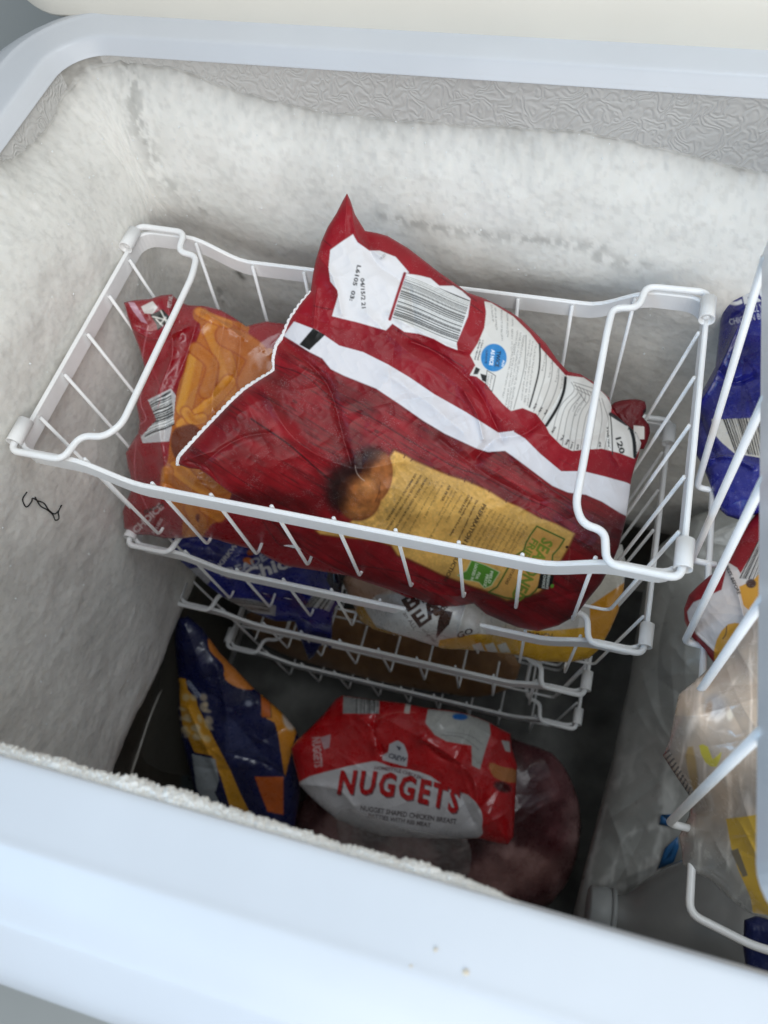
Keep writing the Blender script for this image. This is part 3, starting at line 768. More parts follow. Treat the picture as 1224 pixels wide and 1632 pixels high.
for t_, a_, b_, h_ in (('INGREDIENTS: POTATOES, SUNFLOWER OIL, SEASONING (WHEAT', (372, 262), (310, 595), 3.0), ('FLOUR, SALT, MODIFIED POTATO STARCH, ONION POWDER,', (358, 250), (300, 590), 2.7),
                       ('GARLIC POWDER, SPICES, EXTRACTIVES OF PAPRIKA,', (345, 240), (292, 575), 2.5), ('NATURAL FLAVOR). CONTAINS: WHEAT', (330, 300), (278, 540), 2.4),
                       ('* The % Daily Value tells you how much a nutrient', (425, 300), (388, 575), 2.7), ('in a serving contributes to a daily diet. 2,000', (412, 290), (375, 560), 2.7), ('calories a day is used for general nutrition advice.', (400, 282), (362, 552), 2.6),
                       ('DISTRIBUTED BY:', (228, 130), (236, 205), 2.6), ('SEE OUR WEBSITE', (245, 140), (250, 240), 2.6), ('PRODUCT OF BELGIUM', (272, 150), (275, 285), 2.6), ('KEEP FROZEN', (298, 165), (300, 270), 2.6),
                       ('UNTIL READY TO USE.', (322, 185), (318, 340), 2.3)):
    sh.text(t_, Z5(a_), Z5(b_), h_, TXT, False, .85)
for t_, a_, b_ in (('Vitamin D 0mcg', (470, 335), (455, 420)), ('Calcium 10mg', (497, 372), (485, 450)), ('Iron 0.4mg', (525, 410), (515, 470)), ('Potassium 310mg', (545, 440), (538, 500)),
                   ('Total Sugars', (625, 520), (590, 600)), ('Dietary Fiber 2g', (645, 540), (600, 620)), ('Sodium 230mg', (700, 545), (680, 620))):
    sh.text(t_, Z5(a_), Z5(b_), 2.5, TXT, False, .85)
sh.ell(787, 570, 20.5, 22, 0, (38, 124, 186), 1, .03)
sh.text('TWICE', Z5((256, 330)), Z5((247, 402)), 6.6, (14, 28, 52), True)
sh.text('AS NICE', Z5((232, 325)), Z5((222, 394)), 5.8, (235, 240, 244), True)
sh.text('GUARANTEE', Z5((208, 326)), Z5((202, 388)), 3.0, (16, 40, 80), True)
sh.text('ALDI', Z5((283, 372)), Z5((276, 400)), 3.2, (230, 236, 240), True)
sh.text('o Money refunded', Z5((180, 280)), Z5((155, 370)), 2.8, (60, 60, 64), True)
sh.text('o Item replaced', Z5((192, 282)), Z5((168, 372)), 2.8, (60, 60, 64), True)
sh.poly(L(Z5, (162, 402), (182, 412), (170, 436), (150, 436)), (20, 20, 20)); sh.poly(L(Z5, (182, 432), (212, 440), (206, 470), (190, 462)), (24, 24, 24))
q_ = L(Z5, (212, 418), (250, 442), (235, 510), (205, 495)); sh.line(q_ + q_[:1], .9, (30, 30, 30)); sh.text('Please', Z5((230, 440)), Z5((222, 495)), 2.4, (40, 40, 40)); sh.text('recycle', Z5((218, 436)), Z5((210, 488)), 2.4, (40, 40, 40))
# burnt-edged tan label
tan = L(Z8, (355, 95), (400, 115), (440, 140), (530, 180), (600, 210), (680, 235), (780, 280), (850, 325), (920, 355), (1000, 400), (1080, 430), (1165, 475), (1135, 540), (1095, 610), (1062, 615), (1062, 700), (1000, 745), (930, 768), (860, 782), (780, 742), (690, 712),
        (640, 692), (560, 660), (500, 630), (420, 592), (368, 575), (340, 530), (280, 512), (200, 500), (100, 490), (20, 478), (0, 462), (135, 440), (180, 400), (240, 300), (290, 220), (320, 160), (335, 120))
sh.poly(tan, (96, 40, 18), .9, 0, 1.6)
tin = [((x - 720) * .985 + 720, (y - 835) * .965 + 835) for x, y in tan]
sh.poly(tin, (206, 160, 84), 1, 0, 2.6)
def paper(x, y, a):
    m_ = ((a[..., 0] > 150) & (a[..., 2] < 130) & (a[..., 1] > 110))[..., None]
    return np.where(m_, np.clip(a * (1 + .09 * (fbm(x / 3, y / 3, 51, 3)[..., None] * 2 - 1) + .16 * (fbm(x / 34, y / 34, 52, 3)[..., None] * 2 - 1)), 0, 255), a)
sh.noise(paper, tan)
for a_, b_ in (((405, 125), (400, 138)), ((440, 142), (430, 152)), ((530, 178), (535, 186)), ((672, 225), (668, 245)), ((705, 238), (700, 252)), ((858, 318), (852, 335)), ((1003, 398), (1010, 408)), ((600, 206), (598, 216)), ((780, 280), (776, 290))):
    sh.line(L(Z8, a_, b_), 1.6, (70, 22, 14), .9)
# smoke shadow printed round the photographed potatoes
sh.ell(557, 777, 38, 41, -35, (34, 13, 13), .85, .45); sh.ell(588, 741, 27, 24, -40, (38, 13, 13), .75, .5)
sh.ell(600, 760, 25, 42, 10, (112, 62, 32), 1, .06); sh.ell(606, 760, 18, 36, 10, (164, 100, 54), .85, .25)
sh.ell(572, 792, 35, 38, 8, (104, 56, 28), 1, .05); sh.ell(576, 790, 30, 34, 6, (166, 100, 50), .85, .22); sh.ell(586, 774, 14, 16, 15, (192, 130, 76), .6, .7); sh.ell(574, 816, 26, 9, -12, (184, 120, 64), .55, .6)
sh.ell(541, 780, 17, 28, 10, (32, 12, 10), .8, .6); sh.ell(586, 728, 22, 14, -20, (44, 18, 14), .7, .7); sh.ell(566, 752, 20, 14, -30, (36, 14, 11), .6, .8)
sh.noise(lambda x, y, a: np.clip(a * (1 + .22 * (fbm(x / 7, y / 7, 55, 4)[..., None] * 2 - 1)), 0, 255), [(530, 715), (630, 715), (630, 840), (530, 840)])
sh.line([(566, 742), (568, 752), (574, 761), (581, 766)], 1.0, (206, 196, 186), .75, 3); sh.line([(606, 768), (604, 785), (598, 800)], 1.4, (84, 44, 24), .6, 3)
TB = (48, 34, 22)
for t_, a_, b_, h_, bo in (('USE IMMEDIATELY. DO NOT REFREEZE.', (450, 207), (320, 415), 3.4, True), ('GOLDEN COLOR. DO NOT OVERCOOK! IF REFROZEN', (474, 212), (318, 462), 3.4, True),
                           ('FOR BEST RESULTS, COOK FROM FROZEN TO A LIGHT', (498, 224), (335, 486), 3.4, True), ('3. Air fry for 12-15 minutes or to desired color', (520, 232), (365, 490), 3.2, False),
                           ('2. Fill fryer basket no more than half full of', (545, 240), (400, 500), 3.2, False), ('1. Preheat air fryer to 400 F.', (570, 246), (485, 405), 3.2, False), ('AIR FRYER:', (600, 256), (562, 330), 4.0, True),
                           ('until golden brown.', (612, 280), (550, 395), 3.2, False), ('2. Spread frozen fries in a single layer. Bake', (635, 272), (505, 505), 3.2, False), ('1. Preheat oven to 400 F.', (658, 290), (580, 425), 3.2, False),
                           ('OVEN BAKE:', (684, 300), (640, 382), 4.0, True), ('product quality and food safety:', (700, 312), (600, 485), 3.4, True), ('The following cooking instructions ensure', (722, 322), (612, 560), 3.4, True),
                           ('PREPARATION INSTRUCTION', (750, 340), (575, 680), 6.4, True)):
    sh.text(t_, Z8(a_), Z8(b_), h_, TB, bo, .92)
for t_, a_, b_ in (('delicious and nutritious produce', (305, 45), (85, 440)), ('This green ribbon is our guarantee', (345, 60), (130, 450)), ('enjoy "just picked" quality every', (385, 80), (170, 460)), ('frozen in time, so you can always', (425, 100), (215, 470)),
                   ('freezing as freshness being', (465, 115), (285, 440)), ('We like to think of quick', (503, 135), (340, 425)), ('lock in flavor and nutrients.', (545, 155), (385, 440)), ('harvested and frozen fast to', (590, 175), (425, 475)), ("fruits and vegetables are", (625, 190), (480, 470)), ("All of Season's Choice", (662, 210), (520, 450))):
    sh.text(t_, ZB(a_), ZB(b_), 3.6, (84, 62, 36), False, .9)
GR = (66, 98, 34)
shield = L(ZB, (755, 215), (1000, 330), (950, 410), (895, 470), (890, 540), (800, 700), (740, 790), (690, 830), (570, 860), (480, 850), (325, 800), (400, 755), (440, 690), (490, 600), (560, 480), (640, 430), (660, 360), (700, 290))
sh.poly(shield, (204, 146, 76), .5); sh.line(shield + shield[:1], 2.6, GR, .95)
sh.text('SEASONED', ZB((812, 310)), ZB((520, 850)), 19, (112, 132, 44), True)
sh.text('FRIES', ZB((716, 318)), ZB((600, 510)), 12, (112, 132, 44), True)
sh.text('POTATOES', ZB((548, 570)), ZB((470, 725)), 4.6, (90, 60, 30), True)
leaf = L(ZB, (175, 515), (300, 560), (425, 622), (350, 742), (290, 765), (240, 712), (190, 700), (120, 692), (50, 650), (130, 610), (150, 570))
sh.poly(leaf, (84, 138, 46)); sh.line(leaf + leaf[:1], 1.3, (206, 214, 180), .8)
for t_, a_, b_ in (('FIELD', (345, 610), (320, 720)), ('FROZ', (305, 640), (280, 750)), ('FOR', (235, 620), (205, 680)), ('LOCKED IN', (210, 545), (165, 690))):
    sh.text(t_, ZB(a_), ZB(b_), 4.4, (216, 226, 196), True)
bb = L(ZB, (785, 632), (908, 650), (892, 735), (830, 775), (758, 768)); sh.poly(bb, (16, 18, 16))
sh.text("SEASON'S", ZB((852, 640)), ZB((832, 770)), 4.0, (210, 214, 204), True); sh.text('CHOICE', ZB((816, 645)), ZB((800, 765)), 4.0, (210, 214, 204), True); sh.ell(880, 934, 2.6, 3.4, 30, (96, 150, 50), 1)
sh.ell(*ZB((1022, 400)), 2.6, 2.2, 0, (50, 16, 12), 1); sh.line(L(ZB, (1030, 405), (1048, 430), (1035, 560), (1030, 740)), .8, (150, 120, 100), .6, 4)
def darken_lower_right(x, y, a):  # makes the print darker towards its lower right
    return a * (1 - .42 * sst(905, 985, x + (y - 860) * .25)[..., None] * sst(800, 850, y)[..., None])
sh.noise(darken_lower_right)
hero_out = [(553, 308), (558, 318), (566, 342), (582, 368), (600, 371), (618, 376), (650, 395), (672, 412), (700, 434), (722, 449), (745, 466), (768, 474), (790, 484), (812, 496), (830, 508), (850, 527), (870, 547), (888, 573), (905, 592), (925, 596), (945, 608), (958, 622), (971, 634),
            (975, 650), (985, 664), (1000, 678), (1015, 690), (1022, 706), (1018, 725), (1012, 742), (1006, 765), (1003, 790), (997, 830), (986, 872), (972, 905), (958, 930), (940, 952), (917, 982), (890, 997), (857, 1006), (825, 1000), (800, 990), (775, 979), (755, 962), (735, 965), (712, 968), (690, 965), (655, 950), (620, 937),
            (590, 928), (555, 917), (520, 900), (488, 882), (455, 855), (430, 830), (400, 803), (368, 786), (352, 774), (335, 760), (318, 748), (300, 746), (283, 740), (286, 728), (300, 712), (322, 688), (345, 664), (368, 640), (390, 620), (415, 604), (436, 590), (436, 572), (441, 550), (451, 534), (462, 508), (478, 484),
            (495, 464), (498, 440), (503, 415), (512, 385), (522, 362), (536, 340), (546, 320)]
hero_ctrl = [(553, 308, 'Y', .372), (700, 435, 'Y', .352), (790, 482, 'Y', .345), (905, 592, 'Y', .318), (440, 550, 'z', -.080), (285, 740, 'z', -.099), (350, 775, 'Y', .1965), (430, 830, 'Y', .200), (1015, 700, 'z', -.150), (1003, 790, 'z', -.150),
             (986, 872, 'Y', .222), (857, 1005, 'Y', .200), (700, 965, 'Y', .200), (560, 915, 'Y', .202), (722, 880, 'Y', .214), (850, 915, 'Y', .214), (600, 855, 'Y', .213), (500, 830, 'Y', .210)]
creases = [([(452, 545), (520, 610), (548, 700), (560, 740)], 7, -.0032), ([(415, 610), (470, 700), (560, 745), (640, 735)], 10, .003), ([(585, 500), (650, 560), (700, 590), (800, 670)], 9, .0025), ([(655, 545), (700, 565), (760, 620), (800, 700)], 6, -.003),
           ([(740, 625), (760, 660), (770, 700)], 4, .0028), ([(905, 598), (880, 650), (840, 690), (790, 700), (760, 730)], 9, -.0042), ([(850, 690), (910, 700), (960, 690)], 10, .003), ([(975, 650), (965, 700), (985, 740)], 5, -.0025),
           ([(500, 400), (530, 440), (545, 500)], 7, .003), ([(585, 375), (600, 420), (650, 460), (660, 520)], 8, -.0026), ([(620, 500), (700, 545), (740, 560)], 6, .003), ([(560, 330), (570, 380), (610, 410)], 5, .0028), ([(505, 460), (500, 520)], 5, .002),
           ([(820, 730), (880, 780), (960, 830), (1000, 850)], 7, .0022), ([(700, 700), (780, 760), (860, 800)], 8, -.0022), ([(320, 740), (380, 700), (430, 690)], 6, -.002), ([(640, 930), (720, 950), (760, 940)], 5, .002), ([(770, 955), (850, 960), (930, 940)], 6, -.003),
           ([(300, 735), (330, 745), (350, 770)], 4, -.0028), ([(620, 600), (680, 640), (740, 690)], 12, .003)]
big = thing('frozen_food_bag', 'biggest dark red bag, with a white stripe, tilted on top of the others', 'food bag')
sp = bag('printed_film', hero_out, hero_ctrl, sh, puff=.013, edge=75, back=.016, res=1.0, mat=FILM, parent=big, creases=creases, rnd=30, amp=.0011, seed=7, crumple=.0012, cscale=52, sm=1)
seam = [(283, 741), (286, 728), (300, 712), (322, 688), (345, 664), (368, 640), (390, 620), (415, 604), (436, 590), (436, 572), (441, 550), (451, 534), (462, 508), (478, 484), (495, 464)]
sp_ = smooth_poly(seam, False, 12); zg = np.array([(x + (.9 if i % 4 < 2 else -.6), y + (.6 if i % 4 < 2 else -.4)) for i, (x, y) in enumerate(sp_)])
pts = on_sheet(hero_ctrl, zg, .0012); v, q = tube(pts, np.interp(np.linspace(0, 1, len(pts)), [0, .1, .8, 1], [.0012, .0016, .0013, .0006]), 6); link('sealed_edge', mesh_np('sealed_edge', v, q), SEAL, big)
sf = Sheet(960, 620, 1060, 740, (96, 10, 18), 2); sf.poly([(1024, 655), (1042, 640), (1046, 660), (1030, 668)], (30, 12, 14)); sf.poly([(1010, 678), (1027, 680), (1027, 700), (1010, 700)], (215, 210, 205))
bag('end_flap', [(972, 648), (990, 638), (1012, 636), (1028, 640), (1030, 655), (1024, 664), (1034, 676), (1036, 690), (1026, 716), (1010, 712), (990, 690)], [(980, 640, 'z', -.158), (1034, 650, 'z', -.160), (1010, 715, 'z', -.170)], sf, puff=.004, edge=12, back=.003, res=1.2, mat=FILM, parent=big, seed=3, amp=.0008)

# ================================================================== red bag with fries, at the left
def ZL(p): return (180 + p[0] * .2634, 440 + p[1] * .2635)
sh = Sheet(180, 450, 720, 975, (140, 16, 30), 2)
sh.noise(smooth_col((128, 12, 24), (150, 22, 34), 40, 5))
fr = L(ZL, (490, 200), (560, 195), (610, 245), (700, 262), (820, 300), (822, 355), (905, 440), (960, 440), (1000, 560), (900, 900), (700, 1200), (730, 1280), (700, 1400), (690, 1460), (600, 1500), (560, 1550), (480, 1590), (420, 1570), (420, 1400), (300, 1340), (290, 1220), (330, 1120), (350, 950), (370, 850), (400, 650), (530, 330), (490, 260))
sh.poly(fr, (178, 98, 28), 1, 3)
def fry(pts, w_, c1=(204, 138, 48), c2=(172, 96, 30)):
    p_ = L(ZL, *pts); sh.line(p_, w_ + 3, (140, 54, 16), .8, 5, 1.5); sh.line(p_, w_, c1, 1, 5, 2.5); q_ = [(x + w_ * .24, y + w_ * .1) for x, y in p_]; sh.line(q_, w_ * .45, c2, .6, 5, 3)
fry([(600, 330), (640, 420), (690, 560), (690, 700)], 30, (194, 122, 42), (176, 98, 32)); fry([(500, 500), (470, 640), (430, 800)], 26); fry([(700, 640), (560, 800), (420, 900)], 22, (214, 140, 46)); fry([(500, 440), (600, 540), (560, 700)], 20, (184, 108, 40))
fry([(690, 360), (800, 420), (880, 500), (820, 640)], 36, (182, 104, 44), (170, 92, 34)); fry([(440, 820), (480, 870), (540, 860)], 16, (210, 140, 50)); fry([(380, 1160), (500, 1250), (620, 1320)], 24, (206, 132, 48)); fry([(330, 1180), (330, 1300), (420, 1420)], 18, (198, 118, 40))
fry([(520, 1160), (640, 1280), (690, 1250)], 22, (184, 110, 44)); fry([(480, 1400), (520, 1500), (480, 1580)], 26, (196, 120, 46)); fry([(560, 1400), (640, 1450)], 20, (200, 122, 44)); fry([(520, 215), (600, 255), (700, 290)], 14, (206, 130, 44))
sh.poly(L(ZL, (370, 930), (450, 900), (500, 905), (560, 1000), (400, 1110), (350, 1020)), (92, 34, 14), .85, 3, 2)
sh.poly(L(ZL, (505, 1440), (525, 1440), (520, 1490), (500, 1470)), (110, 40, 16), .9, 2)
sh.poly(L(ZL, (210, 750), (350, 680), (380, 720), (370, 840), (340, 1000), (180, 1010), (165, 960), (260, 880)), (200, 196, 196))
sh.bars(ZL((222, 765)), ZL((350, 690)), ZL((372, 900)), ZL((190, 985)), 5, 14, wav=.03)
sh.poly(L(ZL, (215, 755), (262, 870), (170, 970), (160, 900)), (140, 16, 30))
sh.poly(L(ZL, (90, 155), (130, 160), (180, 240), (210, 290), (170, 275), (120, 210)), (196, 170, 186), .8)
sh.poly(L(ZL, (170, 185), (240, 150), (270, 190), (240, 230), (190, 225)), (205, 200, 195)); sh.poly(L(ZL, (225, 235), (300, 200), (345, 250), (320, 290), (270, 330), (262, 290)), (38, 36, 28))
for a_, b_ in (((240, 245), (340, 270)), ((290, 210), (330, 290)), ((285, 290), (320, 250)), ((262, 262), (300, 300))): sh.line(L(ZL, a_, b_), 2.4, (214, 212, 204), .95)
sh.text('RETAIL', ZL((350, 192)), ZL((362, 120)), 6, (206, 190, 190), True)
sh.line(L(ZL, (215, 300), (180, 480), (180, 640), (165, 760), (200, 860), (160, 900), (100, 960)), 1.2, (206, 150, 156), .8, 4)
sh.line(L(ZL, (140, 1000), (130, 1180), (160, 1300), (220, 1430)), 1.1, (206, 130, 140), .8, 4); sh.line(L(ZL, (240, 560), (290, 700), (270, 800)), 1.1, (190, 90, 100), .6, 4)
sh.text('CHOICE', ZL((140, 1560)), ZL((310, 1400)), 11, (216, 206, 206), True, .85); sh.text('SEASON', ZL((190, 1440)), ZL((310, 1390)), 6, (40, 30, 28), True, .9); sh.text('FRIES', ZL((250, 1560)), ZL((305, 1470)), 5, (220, 212, 212), True, .8)
sh.poly([(405, 795), (448, 808), (450, 822), (405, 812)], (92, 128, 36)); sh.text('FIELD', (410, 806), (440, 812), 4, (200, 210, 170), True)
sh.poly([(375, 772), (408, 785), (404, 808), (364, 800)], (98, 16, 28)); sh.line([(420, 832), (438, 860), (452, 870), (500, 880), (540, 890)], 1.4, (60, 8, 14), .8, 4); sh.ell(520, 847, 26, 6, 8, (140, 80, 40), .8, .3)
left_out = [(197, 482), (215, 478), (240, 476), (258, 470), (274, 469), (288, 482), (300, 486), (330, 488), (352, 494), (372, 505), (392, 520), (405, 516), (425, 512), (455, 516), (475, 535), (500, 600), (520, 700), (560, 800), (640, 880), (690, 935), (712, 964), (690, 966), (655, 955), (620, 940), (590, 930), (555, 918),
            (520, 912), (495, 908), (455, 902), (430, 890), (405, 876), (370, 868), (345, 860), (318, 855), (290, 858), (262, 858), (240, 853), (215, 852), (198, 842), (195, 815), (203, 795), (212, 775), (204, 745), (200, 722), (210, 705), (220, 690), (222, 672), (217, 645), (224, 620), (230, 585), (222, 556), (212, 530), (203, 505)]
left_ctrl = [(197, 482, 'Y', .318), (330, 488, 'Y', .345), (455, 516, 'Y', .348), (215, 690, 'X', -.298), (228, 585, 'X', -.303), (196, 850, 'Y', .203), (290, 858, 'Y', .203), (430, 890, 'Y', .206), (560, 915, 'Y', .208), (712, 964, 'Y', .210), (330, 800, 'Y', .212), (440, 835, 'Y', .220), (560, 800, 'z', -.185), (480, 620, 'z', -.165), (330, 640, 'z', -.140), (550, 870, 'Y', .225)]
ob = bag('frozen_food_bag', left_out, left_ctrl, sh, puff=.011, edge=42, back=.014, res=1.3, mat=FILM_GLOSS, creases=[([(265, 470), (275, 560), (250, 640), (262, 760), (240, 850)], 7, .004), ([(320, 490), (300, 560), (270, 640), (262, 700)], 6, -.003), ([(360, 500), (345, 580), (330, 700), (300, 800)], 9, .004), ([(385, 520), (375, 600), (330, 640)], 7, -.003), ([(400, 830), (450, 860), (540, 880)], 7, .002),
      ([(205, 520), (250, 540), (300, 520)], 5, .003), ([(212, 775), (260, 770), (300, 790)], 5, -.004), ([(330, 500), (390, 540)], 4, .003)], rnd=30, amp=0.00150, seed=21, crumple=0.00120, cscale=45, sm=1)
tag(ob, 'crumpled red bag printed with golden fries, at the left end of the top basket', 'food bag')

# ================================================================== second basket: blue bag and white-yellow bag
def ZK(p): return (330 + p[0] * .12255, 850 + p[1] * .1225)
BL, BLD = (30, 38, 140), (18, 22, 92)
sh = Sheet(260, 830, 570, 1070, BL, 2); sh.noise(smooth_col(BLD, (34, 46, 156), 34, 15))
WT = (214, 214, 218)
sh.text('KIRKWOOD', (352, 904), (400, 842), 7.0, WT, True); sh.text('FULLY COOKED', (371, 893), (398, 862), 3.0, (150, 156, 190)); sh.ell(396, 894, 9, 5.5, 15, (214, 112, 30), 1, .2); sh.ell(400, 880, 7, 5, -30, (160, 70, 24), 1, .2)
sh.text('BREADED', (352, 918), (440, 880), 12, (196, 198, 206), True, .9, -7); sh.text('Chicken', (392, 928), (512, 886), 20, (222, 222, 226), True)
sh.line([(350, 910), (366, 922), (385, 905)], 1.2, (170, 120, 60), .7, 3)
sh.poly([(296, 908), (322, 903), (336, 925), (330, 932), (310, 925)], (170, 172, 180)); sh.poly([(335, 950), (400, 955), (440, 965), (438, 982), (400, 975), (345, 965)], (176, 178, 182)); sh.bars((345, 950), (430, 962), (430, 978), (345, 966), 9, 9)
sh.poly([(500, 945), (520, 938), (530, 950), (535, 955), (525, 975), (505, 968), (485, 968)], (176, 178, 182), .9); sh.bars((505, 945), (485, 966), (520, 972), (532, 952), 6, 10); sh.poly([(528, 885), (545, 900), (545, 940), (534, 948), (520, 925)], (12, 14, 34))
ob = bag('frozen_food_bag', [(272, 858), (300, 850), (340, 856), (380, 864), (420, 880), (470, 890), (520, 885), (540, 900), (545, 930), (543, 960), (534, 968), (530, 985), (529, 1010), (528, 1036), (516, 1024), (510, 1030), (500, 1046), (492, 1052), (478, 1015), (470, 990), (440, 990), (425, 985), (400, 975), (360, 955), (330, 932), (308, 912), (290, 897), (276, 880)],
         [(272, 858, 'Y', .235), (300, 910, 'Y', .218), (400, 960, 'Y', .218), (540, 960, 'Y', .219), (500, 1045, 'Y', .213), (470, 985, 'Y', .219), (400, 860, 'Y', .262), (540, 890, 'Y', .25), (440, 920, 'Y', .236)], sh, puff=.011, edge=38, back=.013, res=1.2, mat=FILM_GLOSS,
         creases=[([(395, 930), (412, 945), (425, 930)], 3, .003), ([(425, 930), (450, 922), (480, 920), (450, 950), (425, 945)], 4, .002), ([(300, 880), (350, 900), (400, 945), (460, 960)], 8, -.003), ([(480, 985), (500, 1000), (495, 1040)], 5, .004)], rnd=24, amp=0.00150, seed=33, crumple=0.00108, cscale=39, sm=1)
tag(ob, 'dark blue bag with white lettering, at the left end of the second basket', 'food bag')
sh = Sheet(530, 840, 1010, 1080, (196, 194, 190), 2)
sh.poly([(530, 840), (700, 840), (700, 915), (600, 948), (570, 975), (530, 975)], (176, 140, 116), 1); sh.poly([(560, 925), (640, 900), (690, 930), (600, 948)], (190, 158, 136), .7, 3, 3)
sh.poly([(565, 975), (575, 960), (600, 1000), (650, 1016), (700, 1035), (600, 1030), (560, 1000)], (186, 140, 44))
yl = [(700, 1020), (760, 1010), (800, 1013), (840, 1005), (880, 1005), (930, 1000), (950, 985), (1000, 960), (1010, 1080), (690, 1080)]; sh.poly(yl, (206, 158, 40))
sh.poly([(930, 920), (995, 905), (990, 935), (960, 950), (935, 965)], (196, 192, 180)); sh.poly([(940, 965), (1000, 925), (1000, 1010), (940, 1020)], (200, 140, 44))
for k_ in range(3): sh.poly([(752 + k_ * 20, 1028), (766 + k_ * 20, 1024), (774 + k_ * 20, 1040), (758 + k_ * 20, 1040)], (214, 212, 206))
BR = (58, 34, 26)
sh.text('BR', (650, 975), (700, 945), 22, BR, True); sh.text('EAKF', (668, 1000), (745, 945), 24, BR, True); sh.text('an ALL', (642, 978), (660, 1005), 6.5, BR); sh.text('original', (672, 1004), (692, 1024), 5.5, BR)
sh.ell(696, 976, 6, 6, 0, (78, 52, 40), 1); sh.poly([(703, 972), (722, 975), (716, 995), (695, 1018), (698, 990)], BR); [sh.ell(690 + k_ * 7, 967 - (k_ % 2) * 3, 1.4, 3, 20, BR) for k_ in range(3)]
sh.text('GO', (730, 1018), (755, 1008), 9, BR, True); sh.text('BRUNCH', (835, 1016), (880, 1020), 10, BR, True); [sh.line([(915 + k_, 900 + k_ * 4), (922 + k_, 903 + k_ * 4)], 1, (70, 60, 50)) for k_ in range(10)]
ob = bag('frozen_food_bag', [(545, 925), (560, 905), (620, 880), (700, 880), (800, 880), (900, 870), (960, 860), (992, 868), (998, 900), (994, 940), (985, 975), (972, 1005), (955, 1035), (938, 1050), (905, 1056), (860, 1054), (830, 1045), (790, 1040), (750, 1036), (705, 1034), (675, 1024), (650, 1016), (620, 1010), (595, 1003), (574, 990), (566, 970), (556, 950)],
         [(550, 925, 'Y', .235), (574, 990, 'Y', .212), (620, 1008, 'Y', .190), (650, 990, 'Y', .192), (705, 1003, 'Y', .191), (705, 1034, 'Y', .189), (760, 1010, 'Y', .194), (755, 1034, 'Y', .192), (840, 1047, 'Y', .214), (940, 1050, 'Y', .222), (995, 930, 'z', -.31), (990, 868, 'Y', .315), (800, 880, 'Y', .285), (620, 880, 'Y', .265), (820, 970, 'Y', .240), (650, 945, 'Y', .215)], sh, puff=.012, edge=50, back=.013, res=1.2, mat=FILM_GLOSS,
         creases=[([(745, 955), (735, 990), (728, 1015)], 5, .004), ([(770, 965), (765, 1010)], 4, -.003), ([(800, 975), (798, 1005)], 5, .003), ([(850, 985), (850, 1010)], 5, .003), ([(575, 980), (620, 1005), (700, 1030)], 4, .003)], rnd=20, amp=0.00135, seed=41, crumple=0.00096, cscale=45, sm=1)
tag(ob, 'white and yellow bag with brown lettering, at the right end of the second basket', 'food bag')

# ================================================================== third and lowest baskets
sh = Sheet(370, 950, 900, 1150, (158, 116, 78), 2)
sh.noise(smooth_col((140, 100, 68), (206, 160, 112), 26, 3))
ob = bag('frozen_bread_bag', [(392, 980), (430, 968), (520, 968), (600, 975), (700, 995), (800, 1030), (830, 1060), (812, 1098), (760, 1112), (700, 1104), (620, 1090), (540, 1070), (470, 1050), (425, 1030), (400, 1005)],
         [(392, 980, 'Y', .26), (700, 1000, 'Y', .285), (540, 1070, 'Y', .245), (700, 1104, 'Y', .240), (830, 1070, 'Y', .255), (430, 1035, 'Y', .245)], sh, puff=.014, edge=40, back=.02, res=1.6, mat=MATTE, rnd=22, amp=0.00165, seed=51, crumple=0.00120, cscale=36, sm=2)
tag(ob, 'clear bag of tan frozen bread lying in the third basket', 'food bag')
sh = Sheet(690, 1060, 930, 1180, (128, 126, 122), 2); sh.noise(smooth_col((88, 88, 84), (170, 168, 164), 14, 8))
ob = bag('clear_plastic_bag', [(700, 1108), (740, 1092), (800, 1078), (860, 1082), (900, 1092), (906, 1120), (890, 1150), (850, 1162), (800, 1156), (740, 1140)], [(700, 1108, 'Y', .275), (900, 1092, 'Y', .31), (850, 1162, 'Y', .262), (740, 1142, 'Y', .262)], sh, puff=.01, edge=20, back=.01, res=1.6, mat=MATTE, rnd=24, amp=0.00225, seed=61, crumple=0.00180, cscale=24)
tag(ob, 'small crumpled grey clear bag at the right end of the lowest basket', 'food bag')

# ================================================================== freezer floor
def ZN(p): return (260 + p[0] * .2778, 960 + p[1] * .2778)
NV, ORG = (18, 24, 66), (206, 128, 40)
sh = Sheet(255, 960, 520, 1380, NV, 2)
sh.noise(smooth_col((12, 16, 50), (26, 34, 84), 30, 71))
sh.poly(L(ZN, (80, 430), (130, 440), (140, 500), (190, 560), (200, 600), (290, 780), (380, 950), (440, 1090), (510, 1230), (500, 1260), (400, 1230), (330, 1000), (280, 880), (180, 860), (110, 700)), (196, 140, 40))
for k_ in range(26):
    rs = np.random.RandomState(k_); sh.ell(*ZN((rs.uniform(100, 270), rs.uniform(540, 790))), rs.uniform(4, 8), rs.uniform(3, 7), rs.uniform(0, 90), (206, 186, 150), .75, .4)
sh.poly(L(ZN, (165, 870), (300, 900), (320, 1020), (300, 1090), (340, 1190), (240, 1170), (190, 1060)), (150, 156, 160)); sh.line(L(ZN, (300, 1090), (350, 1190)), 3, (20, 26, 50))
sh.poly(L(ZN, (260, 205), (320, 250), (380, 350), (480, 420), (530, 470), (510, 500), (430, 490), (355, 440), (345, 360), (270, 280)), (204, 124, 52), 1, 3); sh.poly(L(ZN, (560, 490), (700, 580), (760, 640), (800, 700), (760, 760), (700, 1000), (690, 960), (660, 760), (640, 690), (560, 650)), (206, 134, 40), 1)
sh.ell(*ZN((725, 665)), 11, 20, -10, (208, 190, 176), 1, .2); sh.ell(*ZN((725, 640)), 4, 5, 0, (170, 90, 40), 1, .3); q_ = L(ZN, (560, 545), (615, 535), (620, 660), (565, 660)); sh.poly(q_, (190, 96, 30)); sh.line(q_ + q_[:1], 1.2, (40, 24, 20))
